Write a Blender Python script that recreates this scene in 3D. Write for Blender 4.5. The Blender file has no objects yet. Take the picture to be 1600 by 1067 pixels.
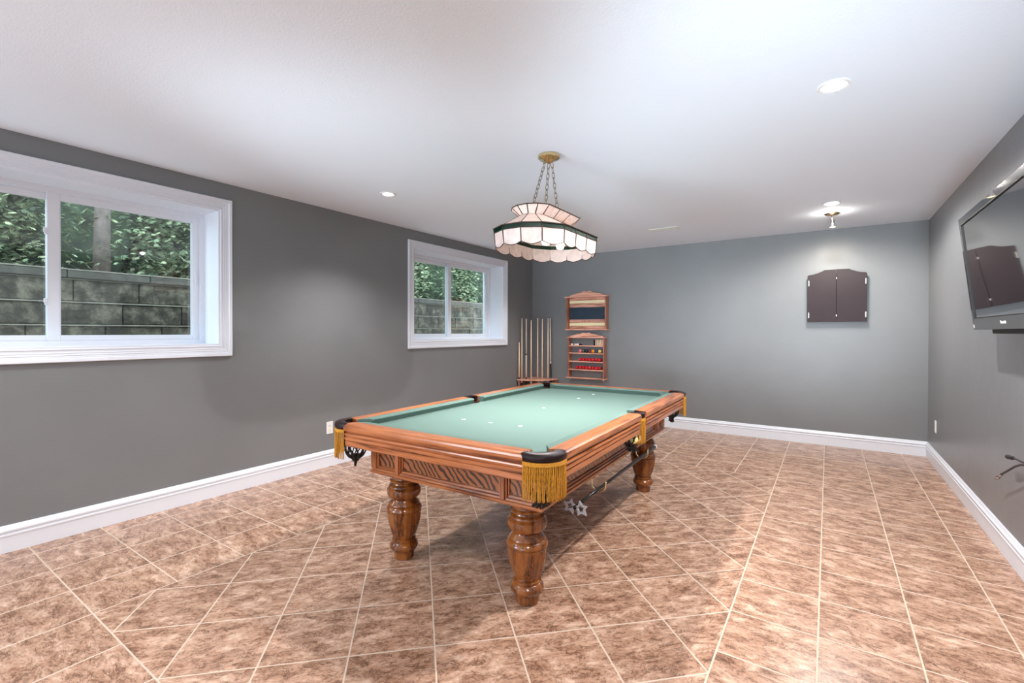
import bpy, bmesh, math, random
from mathutils import Vector, Matrix
random.seed(7)
sc = bpy.context.scene
COL = sc.collection
PI = math.pi

# ------------------------------------------------------------------ camera
F, YAW, PITCH, ROLL, CY, CX, CAMZ = 735.16, 0.6024, -0.0059, 0.0019, 522.66, 788.73, 1.28
def cam_axes():
    c, s = math.cos(YAW), math.sin(YAW)
    r = Vector((c, s, 0)); f = Vector((-s, c, 0)); u = Vector((0, 0, 1))
    cp, sp = math.cos(PITCH), math.sin(PITCH)
    f, u = f*cp + u*sp, u*cp - f*sp
    cr, sr = math.cos(ROLL), math.sin(ROLL)
    r, u = r*cr + u*sr, u*cr - r*sr
    return r, u, f
_r, _u, _f = cam_axes()
cd = bpy.data.cameras.new('camera'); cam = bpy.data.objects.new('camera', cd); COL.objects.link(cam)
M = Matrix.Identity(4)
for i in range(3):
    M[i][0] = _r[i]; M[i][1] = _u[i]; M[i][2] = -_f[i]
M[2][3] = CAMZ
cam.matrix_world = M
cd.sensor_fit = 'HORIZONTAL'; cd.sensor_width = 36.0
cd.lens = F*36.0/1600.0
cd.shift_x = (800.0-CX)/1600.0
cd.shift_y = (CY-533.5)/1600.0
cd.clip_start = 0.05; cd.clip_end = 200
sc.camera = cam

# ------------------------------------------------------------------ view, world, large lights
sc.view_settings.view_transform = 'Standard'
sc.view_settings.look = 'None'
sc.view_settings.exposure = 0.0
sc.view_settings.gamma = 1.0
sc.view_settings.use_curve_mapping = False
sc.cycles.max_bounces = 10
sc.cycles.diffuse_bounces = 6
sc.cycles.glossy_bounces = 4
sc.cycles.transmission_bounces = 8
sc.cycles.transparent_max_bounces = 12
sc.cycles.caustics_reflective = False
sc.cycles.caustics_refractive = False
sc.cycles.sample_clamp_indirect = 4.0
sc.cycles.use_denoising = True
try: sc.cycles.denoiser = 'OPENIMAGEDENOISE'
except Exception: pass

w = bpy.data.worlds.new('overcast_sky'); sc.world = w; w.use_nodes = True
bg = w.node_tree.nodes['Background']
bg.inputs['Color'].default_value = (0.72, 0.86, 1.0, 1); bg.inputs['Strength'].default_value = 7.0

def area_light(name, loc, direction, sx, sy, power, color=(1, 1, 1), portal=False):
    ld = bpy.data.lights.new(name, 'AREA'); ld.shape = 'RECTANGLE'; ld.size = sx; ld.size_y = sy
    ld.energy = power; ld.color = color
    o = bpy.data.objects.new(name, ld); COL.objects.link(o); o.location = loc
    o.rotation_euler = Vector(direction).to_track_quat('-Z', 'Y').to_euler()
    if portal: ld.cycles.is_portal = True
    return o
# added area fills behind the viewpoint, unseen, to brighten the room
area_light('rear_fill', (-1.4, -2.9, 1.25), (0, 1, 0.30), 3.6, 2.1, 60, (0.86, 0.93, 1.0))
area_light('left_rear_fill', (-3.80, -1.9, 1.7), (1, .75, .10), 1.8, 1.05, 145, (0.80, 0.90, 1.0))  # added daylight-coloured fill; the wall has no opening here

XL, XR, YB, ZC, YF = -3.906, 0.848, 6.454, 2.439, -3.05
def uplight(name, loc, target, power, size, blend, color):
    # unseen spot added behind the viewpoint to brighten the ceiling
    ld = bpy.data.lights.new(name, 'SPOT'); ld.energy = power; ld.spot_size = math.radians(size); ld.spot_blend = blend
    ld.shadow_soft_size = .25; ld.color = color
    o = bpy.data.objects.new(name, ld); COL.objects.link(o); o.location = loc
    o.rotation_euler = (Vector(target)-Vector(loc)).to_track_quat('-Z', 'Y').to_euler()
uplight('ceiling_fill', (0.3, -0.7, 0.85), (-0.6, 4.7, 2.5), 840, 52, 1.0, (.74, .89, 1.0))
uplight('ceiling_fill', (-2.6, -0.9, 0.85), (-2.0, 4.0, 2.6), 350, 52, 1.0, (.76, .89, 1.0))
uplight('ceiling_fill', (-1.0, -1.6, 0.9), (-1.3, 4.0, 2.9), 50, 110, 1.0, (.76, .89, 1.0))
for yc in (0.85, 4.74):
    area_light('window_portal', (XL-0.36, yc, 1.7), (1, 0, 0), 1.8, 1.05, 1, portal=True)

# ------------------------------------------------------------------ helpers
def lin(c):
    return tuple((x/255/12.92 if x/255 <= .04045 else ((x/255+.055)/1.055)**2.4) for x in c)

def newmat(name):
    m = bpy.data.materials.new(name); m.use_nodes = True
    nt = m.node_tree; b = nt.nodes['Principled BSDF']
    return m, nt, b
def N(nt, t, **kw):
    n = nt.nodes.new(t)
    for k, v in kw.items():
        if k.startswith('i_'): n.inputs[k[2:].replace('_', ' ')].default_value = v
        else: setattr(n, k, v)
    return n
def ramp(nt, fac, stops):
    r = nt.nodes.new('ShaderNodeValToRGB')
    e = r.color_ramp.elements
    while len(e) < len(stops): e.new(0.5)
    for el, (p, c) in zip(e, stops):
        el.position = p; el.color = (*c, 1)
    nt.links.new(fac, r.inputs['Fac'])
    return r
def simple(name, rgb, rough=.5, metal=0, spec=.5, noise=0.0, nscale=20, bump=0, bscale=60, coat=0, emis=0):
    m, nt, b = newmat(name)
    c = lin(rgb)
    b.inputs['Base Color'].default_value = (*c, 1)
    b.inputs['Roughness'].default_value = rough; b.inputs['Metallic'].default_value = metal
    b.inputs['Specular IOR Level'].default_value = spec
    b.inputs['Coat Weight'].default_value = coat
    tc = N(nt, 'ShaderNodeTexCoord')
    if noise:
        n = N(nt, 'ShaderNodeTexNoise'); n.inputs['Scale'].default_value = nscale; n.inputs['Detail'].default_value = 4
        nt.links.new(tc.outputs['Object'], n.inputs['Vector'])
        lo = tuple(x*(1-noise) for x in c); hi = tuple(min(1, x*(1+noise)) for x in c)
        r = ramp(nt, n.outputs['Fac'], [(.3, lo), (.7, hi)])
        nt.links.new(r.outputs['Color'], b.inputs['Base Color'])
    if bump:
        n2 = N(nt, 'ShaderNodeTexNoise'); n2.inputs['Scale'].default_value = bscale; n2.inputs['Detail'].default_value = 3
        nt.links.new(tc.outputs['Object'], n2.inputs['Vector'])
        bp = N(nt, 'ShaderNodeBump'); bp.inputs['Strength'].default_value = bump; bp.inputs['Distance'].default_value = .01
        nt.links.new(n2.outputs['Fac'], bp.inputs['Height']); nt.links.new(bp.outputs['Normal'], b.inputs['Normal'])
    if emis:
        b.inputs['Emission Color'].default_value = (*c, 1); b.inputs['Emission Strength'].default_value = emis
    return m

def oak(name, axis, light=(184, 112, 66), mid=(146, 80, 42), dark=(62, 29, 14), rough=.3, bands=22.0, figure=2.6):
    """oak with the grain running along one object axis"""
    m, nt, b = newmat(name)
    tc = N(nt, 'ShaderNodeTexCoord')
    mp = N(nt, 'ShaderNodeMapping')
    s = [1.0, 1.0, 1.0]; s[axis] = 0.10
    mp.inputs['Scale'].default_value = s
    nt.links.new(tc.outputs['Object'], mp.inputs['Vector'])
    n1 = N(nt, 'ShaderNodeTexNoise'); n1.inputs['Scale'].default_value = bands; n1.inputs['Detail'].default_value = 1.5
    nt.links.new(mp.outputs['Vector'], n1.inputs['Vector'])
    mul = N(nt, 'ShaderNodeMath', operation='MULTIPLY'); mul.inputs[1].default_value = figure*6
    nt.links.new(n1.outputs['Fac'], mul.inputs[0])
    sn = N(nt, 'ShaderNodeMath', operation='SINE'); nt.links.new(mul.outputs[0], sn.inputs[0])
    mr = N(nt, 'ShaderNodeMapRange'); mr.inputs['From Min'].default_value = -1
    nt.links.new(sn.outputs[0], mr.inputs['Value'])
    mp2 = N(nt, 'ShaderNodeMapping'); s2 = [260.0]*3; s2[axis] = 9.0
    mp2.inputs['Scale'].default_value = s2
    nt.links.new(tc.outputs['Object'], mp2.inputs['Vector'])
    n2 = N(nt, 'ShaderNodeTexNoise'); n2.inputs['Scale'].default_value = 1; n2.inputs['Detail'].default_value = 2
    nt.links.new(mp2.outputs['Vector'], n2.inputs['Vector'])
    mx = N(nt, 'ShaderNodeMath', operation='MULTIPLY_ADD'); mx.inputs[1].default_value = .85
    nt.links.new(n2.outputs['Fac'], mx.inputs[0])
    m2 = N(nt, 'ShaderNodeMath', operation='MULTIPLY'); m2.inputs[1].default_value = .36
    nt.links.new(mr.outputs['Result'], m2.inputs[0]); nt.links.new(m2.outputs[0], mx.inputs[2])
    r = ramp(nt, mx.outputs[0], [(.30, lin(dark)), (.48, lin(mid)), (.80, lin(light))])
    nt.links.new(r.outputs['Color'], b.inputs['Base Color'])
    b.inputs['Roughness'].default_value = rough
    b.inputs['Coat Weight'].default_value = .35; b.inputs['Coat Roughness'].default_value = .12
    return m

def zebra(name, ax, light=(160, 96, 56), dark=(50, 24, 12)):
    m, nt, b = newmat(name)
    tc = N(nt, 'ShaderNodeTexCoord'); mp = N(nt, 'ShaderNodeMapping')
    mp.inputs['Rotation'].default_value = (0, 0.75, 0) if ax == 0 else (-0.75, 0, 0)
    nt.links.new(tc.outputs['Object'], mp.inputs['Vector'])
    wv = N(nt, 'ShaderNodeTexWave', bands_direction='X' if ax == 0 else 'Y'); wv.inputs['Scale'].default_value = 11; wv.inputs['Distortion'].default_value = 13
    wv.inputs['Detail'].default_value = 3; wv.inputs['Detail Scale'].default_value = .5
    nt.links.new(mp.outputs[0], wv.inputs['Vector'])
    n2 = N(nt, 'ShaderNodeTexNoise'); n2.inputs['Scale'].default_value = 160; nt.links.new(tc.outputs['Object'], n2.inputs['Vector'])
    ad = N(nt, 'ShaderNodeMath', operation='MULTIPLY_ADD'); ad.inputs[1].default_value = .3; nt.links.new(n2.outputs['Fac'], ad.inputs[0]); nt.links.new(wv.outputs['Fac'], ad.inputs[2])
    r = ramp(nt, ad.outputs[0], [(.22, lin(dark)), (.5, lin(tuple((p+q)//2 for p, q in zip(light, dark)))), (.62, lin(light))])
    nt.links.new(r.outputs['Color'], b.inputs['Base Color']); b.inputs['Roughness'].default_value = .3; b.inputs['Coat Weight'].default_value = .3
    return m

class MB:
    def __init__(self): self.v = []; self.f = []; self.sm = []
    def add(self, vs, fs, smooth=False, mat=None):
        n = len(self.v)
        for p in vs:
            p = Vector(p)
            if mat is not None: p = mat @ p
            self.v.append(p)
        for q in fs: self.f.append([n+i for i in q]); self.sm.append(smooth)
        return self
    def box(self, x0, x1, y0, y1, z0, z1, mat=None):
        vs = [(x, y, z) for z in (z0, z1) for y in (y0, y1) for x in (x0, x1)]
        fs = [(0, 2, 3, 1), (4, 5, 7, 6), (0, 1, 5, 4), (2, 6, 7, 3), (0, 4, 6, 2), (1, 3, 7, 5)]
        return self.add(vs, fs, False, mat)
    def lathe(self, prof, seg=32, c=(0, 0, 0), rf=None, smooth=True, mat=None, cap=True):
        vs = []; fs = []
        for j, (r, z) in enumerate(prof):
            for i in range(seg):
                a = 2*PI*i/seg; rr = r*(rf(a, z, j) if rf else 1)
                vs.append((c[0]+rr*math.cos(a), c[1]+rr*math.sin(a), c[2]+z))
        for j in range(len(prof)-1):
            for i in range(seg):
                k = (i+1) % seg
                fs.append((j*seg+i, j*seg+k, (j+1)*seg+k, (j+1)*seg+i))
        if cap:
            fs.append(tuple(range(seg-1, -1, -1))); n = (len(prof)-1)*seg; fs.append(tuple(n+i for i in range(seg)))
        return self.add(vs, fs, smooth, mat)
    def tube(self, pts, r, seg=8, closed=False, smooth=True, radii=None, mat=None):
        pts = [Vector(p) for p in pts]; n = len(pts); vs = []; fs = []
        prev = None
        for i, p in enumerate(pts):
            if closed: t = pts[(i+1) % n]-pts[i-1]
            else: t = pts[min(i+1, n-1)]-pts[max(i-1, 0)]
            t.normalize()
            if prev is None:
                a = Vector((0, 0, 1)) if abs(t.z) < .9 else Vector((1, 0, 0))
                u = t.cross(a).normalized()
            else:
                u = (prev - t*prev.dot(t))
                if u.length < 1e-6: u = t.cross(Vector((0, 0, 1)))
                u.normalize()
            prev = u; v = t.cross(u)
            rr = radii[i] if radii else r
            for k in range(seg):
                a = 2*PI*k/seg; vs.append(p+u*(rr*math.cos(a))+v*(rr*math.sin(a)))
        m = n if closed else n-1
        for i in range(m):
            for k in range(seg):
                j = (i+1) % n; kk = (k+1) % seg
                fs.append((i*seg+k, i*seg+kk, j*seg+kk, j*seg+k))
        if not closed:
            fs.append(tuple(range(seg-1, -1, -1))); fs.append(tuple((n-1)*seg+k for k in range(seg)))
        return self.add(vs, fs, smooth, mat)
    def prism(self, poly, fn0, fn1, smooth=False):
        """poly: list of 2-d points; fn0/fn1 map a point to 3-d at each end"""
        n = len(poly)
        vs = [fn0(p) for p in poly]+[fn1(p) for p in poly]
        fs = [(i, (i+1) % n, n+(i+1) % n, n+i) for i in range(n)]
        fs += [tuple(range(n-1, -1, -1)), tuple(range(n, 2*n))]
        return self.add(vs, fs, smooth)
    def plate(self, poly, z0, z1, mat=None):
        n = len(poly)
        vs = [(x, y, z0) for x, y in poly]+[(x, y, z1) for x, y in poly]
        fs = [(i, (i+1) % n, n+(i+1) % n, n+i) for i in range(n)]
        fs += [tuple(range(n-1, -1, -1)), tuple(range(n, 2*n))]
        return self.add(vs, fs, False, mat)
    def sphere(self, c, r, seg=20, rings=12):
        prof = [(max(1e-5, r*math.sin(PI*j/rings)), -r*math.cos(PI*j/rings)) for j in range(rings+1)]
        return self.lathe(prof, seg, c)
    def build(self, name, mat, parent=None, bevel=0, autosmooth=None):
        me = bpy.data.meshes.new(name)
        me.from_pydata([tuple(p) for p in self.v], [], self.f)
        me.polygons.foreach_set('use_smooth', self.sm)
        me.update()
        bm = bmesh.new(); bm.from_mesh(me); bmesh.ops.recalc_face_normals(bm, faces=bm.faces[:]); bm.to_mesh(me); bm.free()
        o = bpy.data.objects.new(name, me); COL.objects.link(o)
        if mat: me.materials.append(mat)
        if parent is not None: o.parent = parent
        if bevel:
            b = o.modifiers.new('b', 'BEVEL'); b.width = bevel; b.segments = 2; b.limit_method = 'ANGLE'; b.angle_limit = .6
        return o

def sharp_smooth(o, ang=35):
    """shade smooth with sharp edges kept by angle"""
    me = o.data; bm = bmesh.new(); bm.from_mesh(me)
    for e in bm.edges:
        if len(e.link_faces) == 2 and e.calc_face_angle(0) > math.radians(ang): e.smooth = False
    for f in bm.faces: f.smooth = True
    bm.to_mesh(me); bm.free()
    return o

def tag(o, label=None, cat=None, group=None, kind=None):
    if label: o['label'] = label
    if cat: o['category'] = cat
    if group: o['group'] = group
    if kind: o['kind'] = kind
    return o
def thing(name, label, cat, loc=(0, 0, 0), rz=0, group=None, kind=None):
    o = bpy.data.objects.new(name, None); COL.objects.link(o); o.location = loc; o.rotation_euler = (0, 0, rz)
    o.empty_display_size = .1
    return tag(o, label, cat, group, kind)
def copy_tree(o, parent=None):
    c = o.copy(); COL.objects.link(c)
    if parent is not None: c.parent = parent
    for ch in list(o.children): copy_tree(ch, c)
    return c

# ------------------------------------------------------------------ materials
def wall_paint():
    m, nt, b = newmat('grey_wall_paint')
    g = N(nt, 'ShaderNodeNewGeometry')
    n = N(nt, 'ShaderNodeTexNoise'); n.inputs['Scale'].default_value = 1.3; n.inputs['Detail'].default_value = 6
    nt.links.new(g.outputs['Position'], n.inputs['Vector'])
    r = ramp(nt, n.outputs['Fac'], [(.3, lin((120, 122, 124))), (.7, lin((127, 129, 131)))])
    nt.links.new(r.outputs['Color'], b.inputs['Base Color'])
    b.inputs['Roughness'].default_value = .36
    b.inputs['Specular IOR Level'].default_value = .45
    n2 = N(nt, 'ShaderNodeTexNoise'); n2.inputs['Scale'].default_value = 90; n2.inputs['Detail'].default_value = 2
    nt.links.new(g.outputs['Position'], n2.inputs['Vector'])
    n3 = N(nt, 'ShaderNodeTexNoise'); n3.inputs['Scale'].default_value = 4; n3.inputs['Detail'].default_value = 2
    nt.links.new(g.outputs['Position'], n3.inputs['Vector'])
    ad = N(nt, 'ShaderNodeMath', operation='MULTIPLY_ADD'); ad.inputs[1].default_value = 4.0
    nt.links.new(n3.outputs['Fac'], ad.inputs[0]); nt.links.new(n2.outputs['Fac'], ad.inputs[2])
    bp = N(nt, 'ShaderNodeBump'); bp.inputs['Strength'].default_value = .12; bp.inputs['Distance'].default_value = .006
    nt.links.new(ad.outputs[0], bp.inputs['Height']); nt.links.new(bp.outputs['Normal'], b.inputs['Normal'])
    return m
WALL = wall_paint()
CEIL = simple('white_ceiling_paint', (232, 239, 248), .85, bump=.08, bscale=120)
TRIM = simple('white_trim_paint', (228, 233, 242), .35)
VINYL = simple('white_vinyl', (232, 235, 242), .3)

TILE = .3355
def floor_mat():
    m, nt, b = newmat('mottled_floor_tile')
    L = nt.links.new
    g = N(nt, 'ShaderNodeNewGeometry'); sep = N(nt, 'ShaderNodeSeparateXYZ'); L(g.outputs['Position'], sep.inputs[0])
    def mth(op, a, b_=None, c=None):
        n = N(nt, 'ShaderNodeMath', operation=op)
        for i, v in enumerate((a, b_, c)):
            if v is None: continue
            if isinstance(v, (int, float)): n.inputs[i].default_value = v
            else: L(v, n.inputs[i])
        return n.outputs[0]
    X, Y = sep.outputs['X'], sep.outputs['Y']
    D2 = TILE*math.sqrt(2)
    xa, xb, ya, yb_ = -2.738, -.365, .694, .694+12*TILE
    infield = mth('MULTIPLY', mth('MULTIPLY', mth('GREATER_THAN', X, xa), mth('LESS_THAN', X, xb)),
                  mth('MULTIPLY', mth('GREATER_THAN', Y, ya), mth('LESS_THAN', Y, yb_)))
    # square border tiles
    leftside = mth('LESS_THAN', X, mth('SUBTRACT', -2.6, mth('MULTIPLY', infield, .2)))
    xo = mth('ADD', xb, mth('MULTIPLY', leftside, xa-xb))
    gu = mth('DIVIDE', mth('SUBTRACT', X, xo), TILE)
    gv = mth('DIVIDE', mth('SUBTRACT', Y, ya), TILE)
    # diagonal field
    du = mth('DIVIDE', mth('ADD', mth('SUBTRACT', X, xb), mth('SUBTRACT', Y, 2.36)), D2)
    dv = mth('DIVIDE', mth('SUBTRACT', mth('SUBTRACT', X, xb), mth('SUBTRACT', Y, 2.36)), D2)
    def mix(a, c):   # infield ? c : a
        return mth('ADD', mth('MULTIPLY', a, mth('SUBTRACT', 1, infield)), mth('MULTIPLY', c, infield))
    U, V = mix(gu, du), mix(gv, dv)
    def edge(t):
        return mth('MULTIPLY', mth('SUBTRACT', .5, mth('ABSOLUTE', mth('SUBTRACT', mth('FRACT', t), .5))), TILE)
    d = mth('MINIMUM', edge(U), edge(V))
    # field border lines
    bd = mth('MINIMUM', mth('ABSOLUTE', mth('SUBTRACT', X, xa)), mth('ABSOLUTE', mth('SUBTRACT', X, xb)))
    iny = mth('MULTIPLY', mth('GREATER_THAN', Y, ya), mth('LESS_THAN', Y, yb_))
    bd = mth('ADD', bd, mth('SUBTRACT', 1, iny))
    by = mth('MINIMUM', mth('ABSOLUTE', mth('SUBTRACT', Y, ya)), mth('ABSOLUTE', mth('SUBTRACT', Y, yb_)))
    d = mth('MINIMUM', d, mth('MINIMUM', bd, by))
    sm = N(nt, 'ShaderNodeMapRange', interpolation_type='SMOOTHSTEP'); sm.inputs['From Min'].default_value = .0023; sm.inputs['From Max'].default_value = .0040
    L(d, sm.inputs['Value'])
    tilefac = sm.outputs['Result']        # 0 grout, 1 tile
    # per tile id
    cell = N(nt, 'ShaderNodeCombineXYZ'); L(mth('FLOOR', U), cell.inputs[0]); L(mth('FLOOR', V), cell.inputs[1]); L(infield, cell.inputs[2])
    wn = N(nt, 'ShaderNodeTexWhiteNoise', noise_dimensions='3D'); L(cell.outputs[0], wn.inputs['Vector'])
    # rotate the marble pattern into the field's own direction
    loc = N(nt, 'ShaderNodeCombineXYZ'); L(mth('MULTIPLY', U, TILE), loc.inputs[0]); L(mth('MULTIPLY', V, TILE), loc.inputs[1]); L(mth('MULTIPLY', wn.outputs['Value'], 40), loc.inputs[2])
    mpp = N(nt, 'ShaderNodeMapping'); mpp.inputs['Scale'].default_value = (1, 1.9, 1); mpp.inputs['Rotation'].default_value = (0, 0, .5)
    L(loc.outputs[0], mpp.inputs['Vector'])
    n1 = N(nt, 'ShaderNodeTexNoise'); n1.inputs['Scale'].default_value = 9; n1.inputs['Detail'].default_value = 9; n1.inputs['Roughness'].default_value = .74; n1.inputs['Distortion'].default_value = .35
    L(mpp.outputs[0], n1.inputs['Vector'])
    n2 = N(nt, 'ShaderNodeTexNoise'); n2.inputs['Scale'].default_value = 13; n2.inputs['Detail'].default_value = 8; n2.inputs['Roughness'].default_value = .72; n2.inputs['Distortion'].default_value = .8
    L(mpp.outputs[0], n2.inputs['Vector'])
    base = ramp(nt, n1.outputs['Fac'], [(.32, lin((116, 82, 62))), (.44, lin((166, 127, 103))), (.55, lin((190, 153, 129))), (.68, lin((222, 191, 168)))])
    # dark veins: narrow band of the noise
    vein = mth('ABSOLUTE', mth('SUBTRACT', n2.outputs['Fac'], .5))
    vr = N(nt, 'ShaderNodeMapRange'); vr.inputs['From Min'].default_value = 0; vr.inputs['From Max'].default_value = .030; vr.inputs['To Min'].default_value = .85; vr.inputs['To Max'].default_value = 0
    L(vein, vr.inputs['Value'])
    gate = N(nt, 'ShaderNodeMapRange'); gate.inputs['From Min'].default_value = .48; gate.inputs['From Max'].default_value = .60
    L(n1.outputs['Fac'], gate.inputs['Value'])
    vm = mth('MULTIPLY', vr.outputs['Result'], mth('SUBTRACT', 1.1, gate.outputs['Result']))
    mixv = N(nt, 'ShaderNodeMix', data_type='RGBA'); L(vm, mixv.inputs['Factor']); L(base.outputs['Color'], mixv.inputs['A']); mixv.inputs['B'].default_value = (*lin((72, 46, 34)), 1)
    n3 = N(nt, 'ShaderNodeTexNoise'); n3.inputs['Scale'].default_value = 60; n3.inputs['Detail'].default_value = 5; n3.inputs['Roughness'].default_value = .7; n3.inputs['Distortion'].default_value = .5
    L(mpp.outputs[0], n3.inputs['Vector'])
    fine = N(nt, 'ShaderNodeMapRange'); fine.inputs['From Min'].default_value = .3; fine.inputs['From Max'].default_value = .7; fine.inputs['To Min'].default_value = -.17; fine.inputs['To Max'].default_value = .17
    L(n3.outputs['Fac'], fine.inputs['Value'])
    # tile to tile shade
    shade = mth('ADD', mth('ADD', .95, mth('MULTIPLY', wn.outputs['Value'], .1)), fine.outputs['Result'])
    hsv = N(nt, 'ShaderNodeHueSaturation'); L(shade, hsv.inputs['Value']); L(mixv.outputs['Result'], hsv.inputs['Color'])
    fin = N(nt, 'ShaderNodeMix', data_type='RGBA'); L(tilefac, fin.inputs['Factor']); fin.inputs['A'].default_value = (*lin((206, 186, 167)), 1); L(hsv.outputs['Color'], fin.inputs['B'])
    L(fin.outputs['Result'], b.inputs['Base Color'])
    rg = N(nt, 'ShaderNodeMapRange'); rg.inputs['To Min'].default_value = .8; rg.inputs['To Max'].default_value = .26; L(tilefac, rg.inputs['Value'])
    L(rg.outputs['Result'], b.inputs['Roughness'])
    b.inputs['Specular IOR Level'].default_value = .55
    hh = mth('ADD', mth('MULTIPLY', tilefac, 1.0), mth('MULTIPLY', n1.outputs['Fac'], .35))
    bp = N(nt, 'ShaderNodeBump'); bp.inputs['Strength'].default_value = .35; bp.inputs['Distance'].default_value = .003
    L(hh, bp.inputs['Height']); L(bp.outputs['Normal'], b.inputs['Normal'])
    return m
FLOOR = floor_mat()

GLASS, _nt, _b = newmat('window_glass')
_nt.nodes.remove(_b)
_gl = N(_nt, 'ShaderNodeBsdfGlossy'); _gl.inputs['Roughness'].default_value = .01; _gl.inputs['Color'].default_value = (1, 1, 1, 1)
_tr = N(_nt, 'ShaderNodeBsdfTransparent'); _tr.inputs['Color'].default_value = (.93, .97, .95, 1)
_fr = N(_nt, 'ShaderNodeLayerWeight'); _fr.inputs['Blend'].default_value = .5
_pw = N(_nt, 'ShaderNodeMath', operation='POWER'); _pw.inputs[1].default_value = 4
_mm = N(_nt, 'ShaderNodeMath', operation='MULTIPLY_ADD'); _mm.inputs[1].default_value = .55; _mm.inputs[2].default_value = .045
_nt.links.new(_fr.outputs['Facing'], _pw.inputs[0]); _nt.links.new(_pw.outputs[0], _mm.inputs[0])
_mx = N(_nt, 'ShaderNodeMixShader')
_nt.links.new(_mm.outputs[0], _mx.inputs[0]); _nt.links.new(_tr.outputs[0], _mx.inputs[1]); _nt.links.new(_gl.outputs[0], _mx.inputs[2])
_nt.links.new(_mx.outputs[0], _nt.nodes['Material Output'].inputs['Surface'])

OAKX, OAKY, OAKZ = oak('oak_grain_across', 0), oak('oak_grain_along', 1), oak('oak_grain_upright', 2)
PANELX = zebra('figured_oak_across', 0)
PANELY = zebra('figured_oak_along', 1)
OAKLEG = oak('turned_oak', 2, (146, 86, 36), (112, 60, 22), (50, 25, 9), .2, 24, 2)
RACKX = oak('rack_wood_across', 0, (236, 178, 154), (200, 136, 112), (104, 58, 42), .4, 30, 2.4)
RACKZ = oak('rack_wood_upright', 2, (176, 112, 84), (142, 82, 60), (84, 44, 32), .4, 30, 2.4)
CLOTH = simple('green_table_cloth', (94, 117, 110), .95, spec=.15, noise=.05, nscale=300, bump=.1, bscale=900)
LEATHER = simple('dark_brown_leather', (32, 16, 16), .3, spec=.25, bump=.25, bscale=200)
NETMAT = simple('black_net_leather', (20, 17, 20), .5)
FRINGE = simple('golden_fringe', (212, 146, 36), .7, noise=.35, nscale=300, bump=.6, bscale=500)
BRASS = simple('polished_brass', (222, 200, 152), .16, 1.0)
DARKBRASS = simple('aged_brass', (120, 98, 70), .35, 1.0)
CHROME = simple('brushed_chrome', (200, 200, 205), .22, 1.0)
BLACK = simple('black_lacquer', (18, 18, 20), .25)
BLACKM = simple('matte_black', (20, 20, 21), .6)
WHITEP = simple('white_plastic', (238, 238, 236), .4)

# ------------------------------------------------------------------ room shell
def struct(mb, name, mat, parent=None, bevel=0):
    o = mb.build(name, mat, parent, bevel)
    if parent is None: o['kind'] = 'structure'
    return o
T = .25
struct(MB().box(XL-T, XR+.15, YF-.15, YB+.15, -.1, 0), 'floor', FLOOR)
# ceiling with round openings for the recessed lights: one slab, cut by loops
POTS = [(.016, 2.700), (-3.066, 2.715), (.018, 5.14), (-3.05, 5.14), (.016, .26), (-3.05, .26), (.016, -2.1), (-3.05, -2.1), (-1.5, -1.0)]
def holed_plate(name, outer, holes, z0, z1, mat, parent=None):
    bm = bmesh.new()
    def ring(pts, z):
        vs = [bm.verts.new((x, y, z)) for x, y in pts]
        return vs, [bm.edges.new((vs[i], vs[(i+1) % len(vs)])) for i in range(len(vs))]
    for z in (z0, z1):
        ed = []
        for pts in [outer]+holes: ed += ring(pts, z)[1]
        bmesh.ops.triangle_fill(bm, use_beauty=True, use_dissolve=False, edges=ed)
    bm.verts.ensure_lookup_table()
    tot = len(outer)+sum(len(h) for h in holes)
    k = 0
    for pts in [outer]+holes:
        n = len(pts)
        for i in range(n):
            a, b2 = bm.verts[k+i], bm.verts[k+(i+1) % n]
            bm.faces.new((a, b2, bm.verts[tot+k+(i+1) % n], bm.verts[tot+k+i]))
        k += n
    bmesh.ops.recalc_face_normals(bm, faces=bm.faces[:])
    me = bpy.data.meshes.new(name); bm.to_mesh(me); bm.free()
    me.materials.append(mat)
    o = bpy.data.objects.new(name, me); COL.objects.link(o)
    if parent is not None: o.parent = parent
    return o
def circ(cx, cy, r, n=24): return [(cx+r*math.cos(2*PI*i/n), cy+r*math.sin(2*PI*i/n)) for i in range(n)]
c = holed_plate('ceiling', [(XL-T, YF-.15), (XR+.15, YF-.15), (XR+.15, YB+.15), (XL-T, YB+.15)], [circ(x, y, .046) for x, y in POTS], ZC, ZC+.12, CEIL)
c['kind'] = 'structure'
W1 = (-.063, 1.763, 1.17, 2.225); W2 = (3.832, 5.640, 1.17, 2.235)
mb = MB()
xs0, xs1 = XL-T, XL
zt = ZC-.0005
for (y0, y1, z0, z1) in ((YF-.15, W1[0], .0005, zt), (W1[1], W2[0], .0005, zt), (W2[1], YB+.15, .0005, zt),
                         (W1[0], W1[1], .0005, W1[2]), (W1[0], W1[1], W1[3], zt), (W2[0], W2[1], .0005, W2[2]), (W2[0], W2[1], W2[3], zt)):
    mb.box(xs0, xs1, y0, y1, z0, z1)
struct(mb, 'wall_left', WALL)
struct(MB().box(XL, XR, YB, YB+.15, .0005, zt), 'wall_back', WALL)
struct(MB().box(XR, XR+.15, YF-.15, YB+.15, .0005, zt), 'wall_right', WALL)
struct(MB().box(XL, XR, YF-.15, YF, .0005, zt), 'wall_front', WALL)

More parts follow.
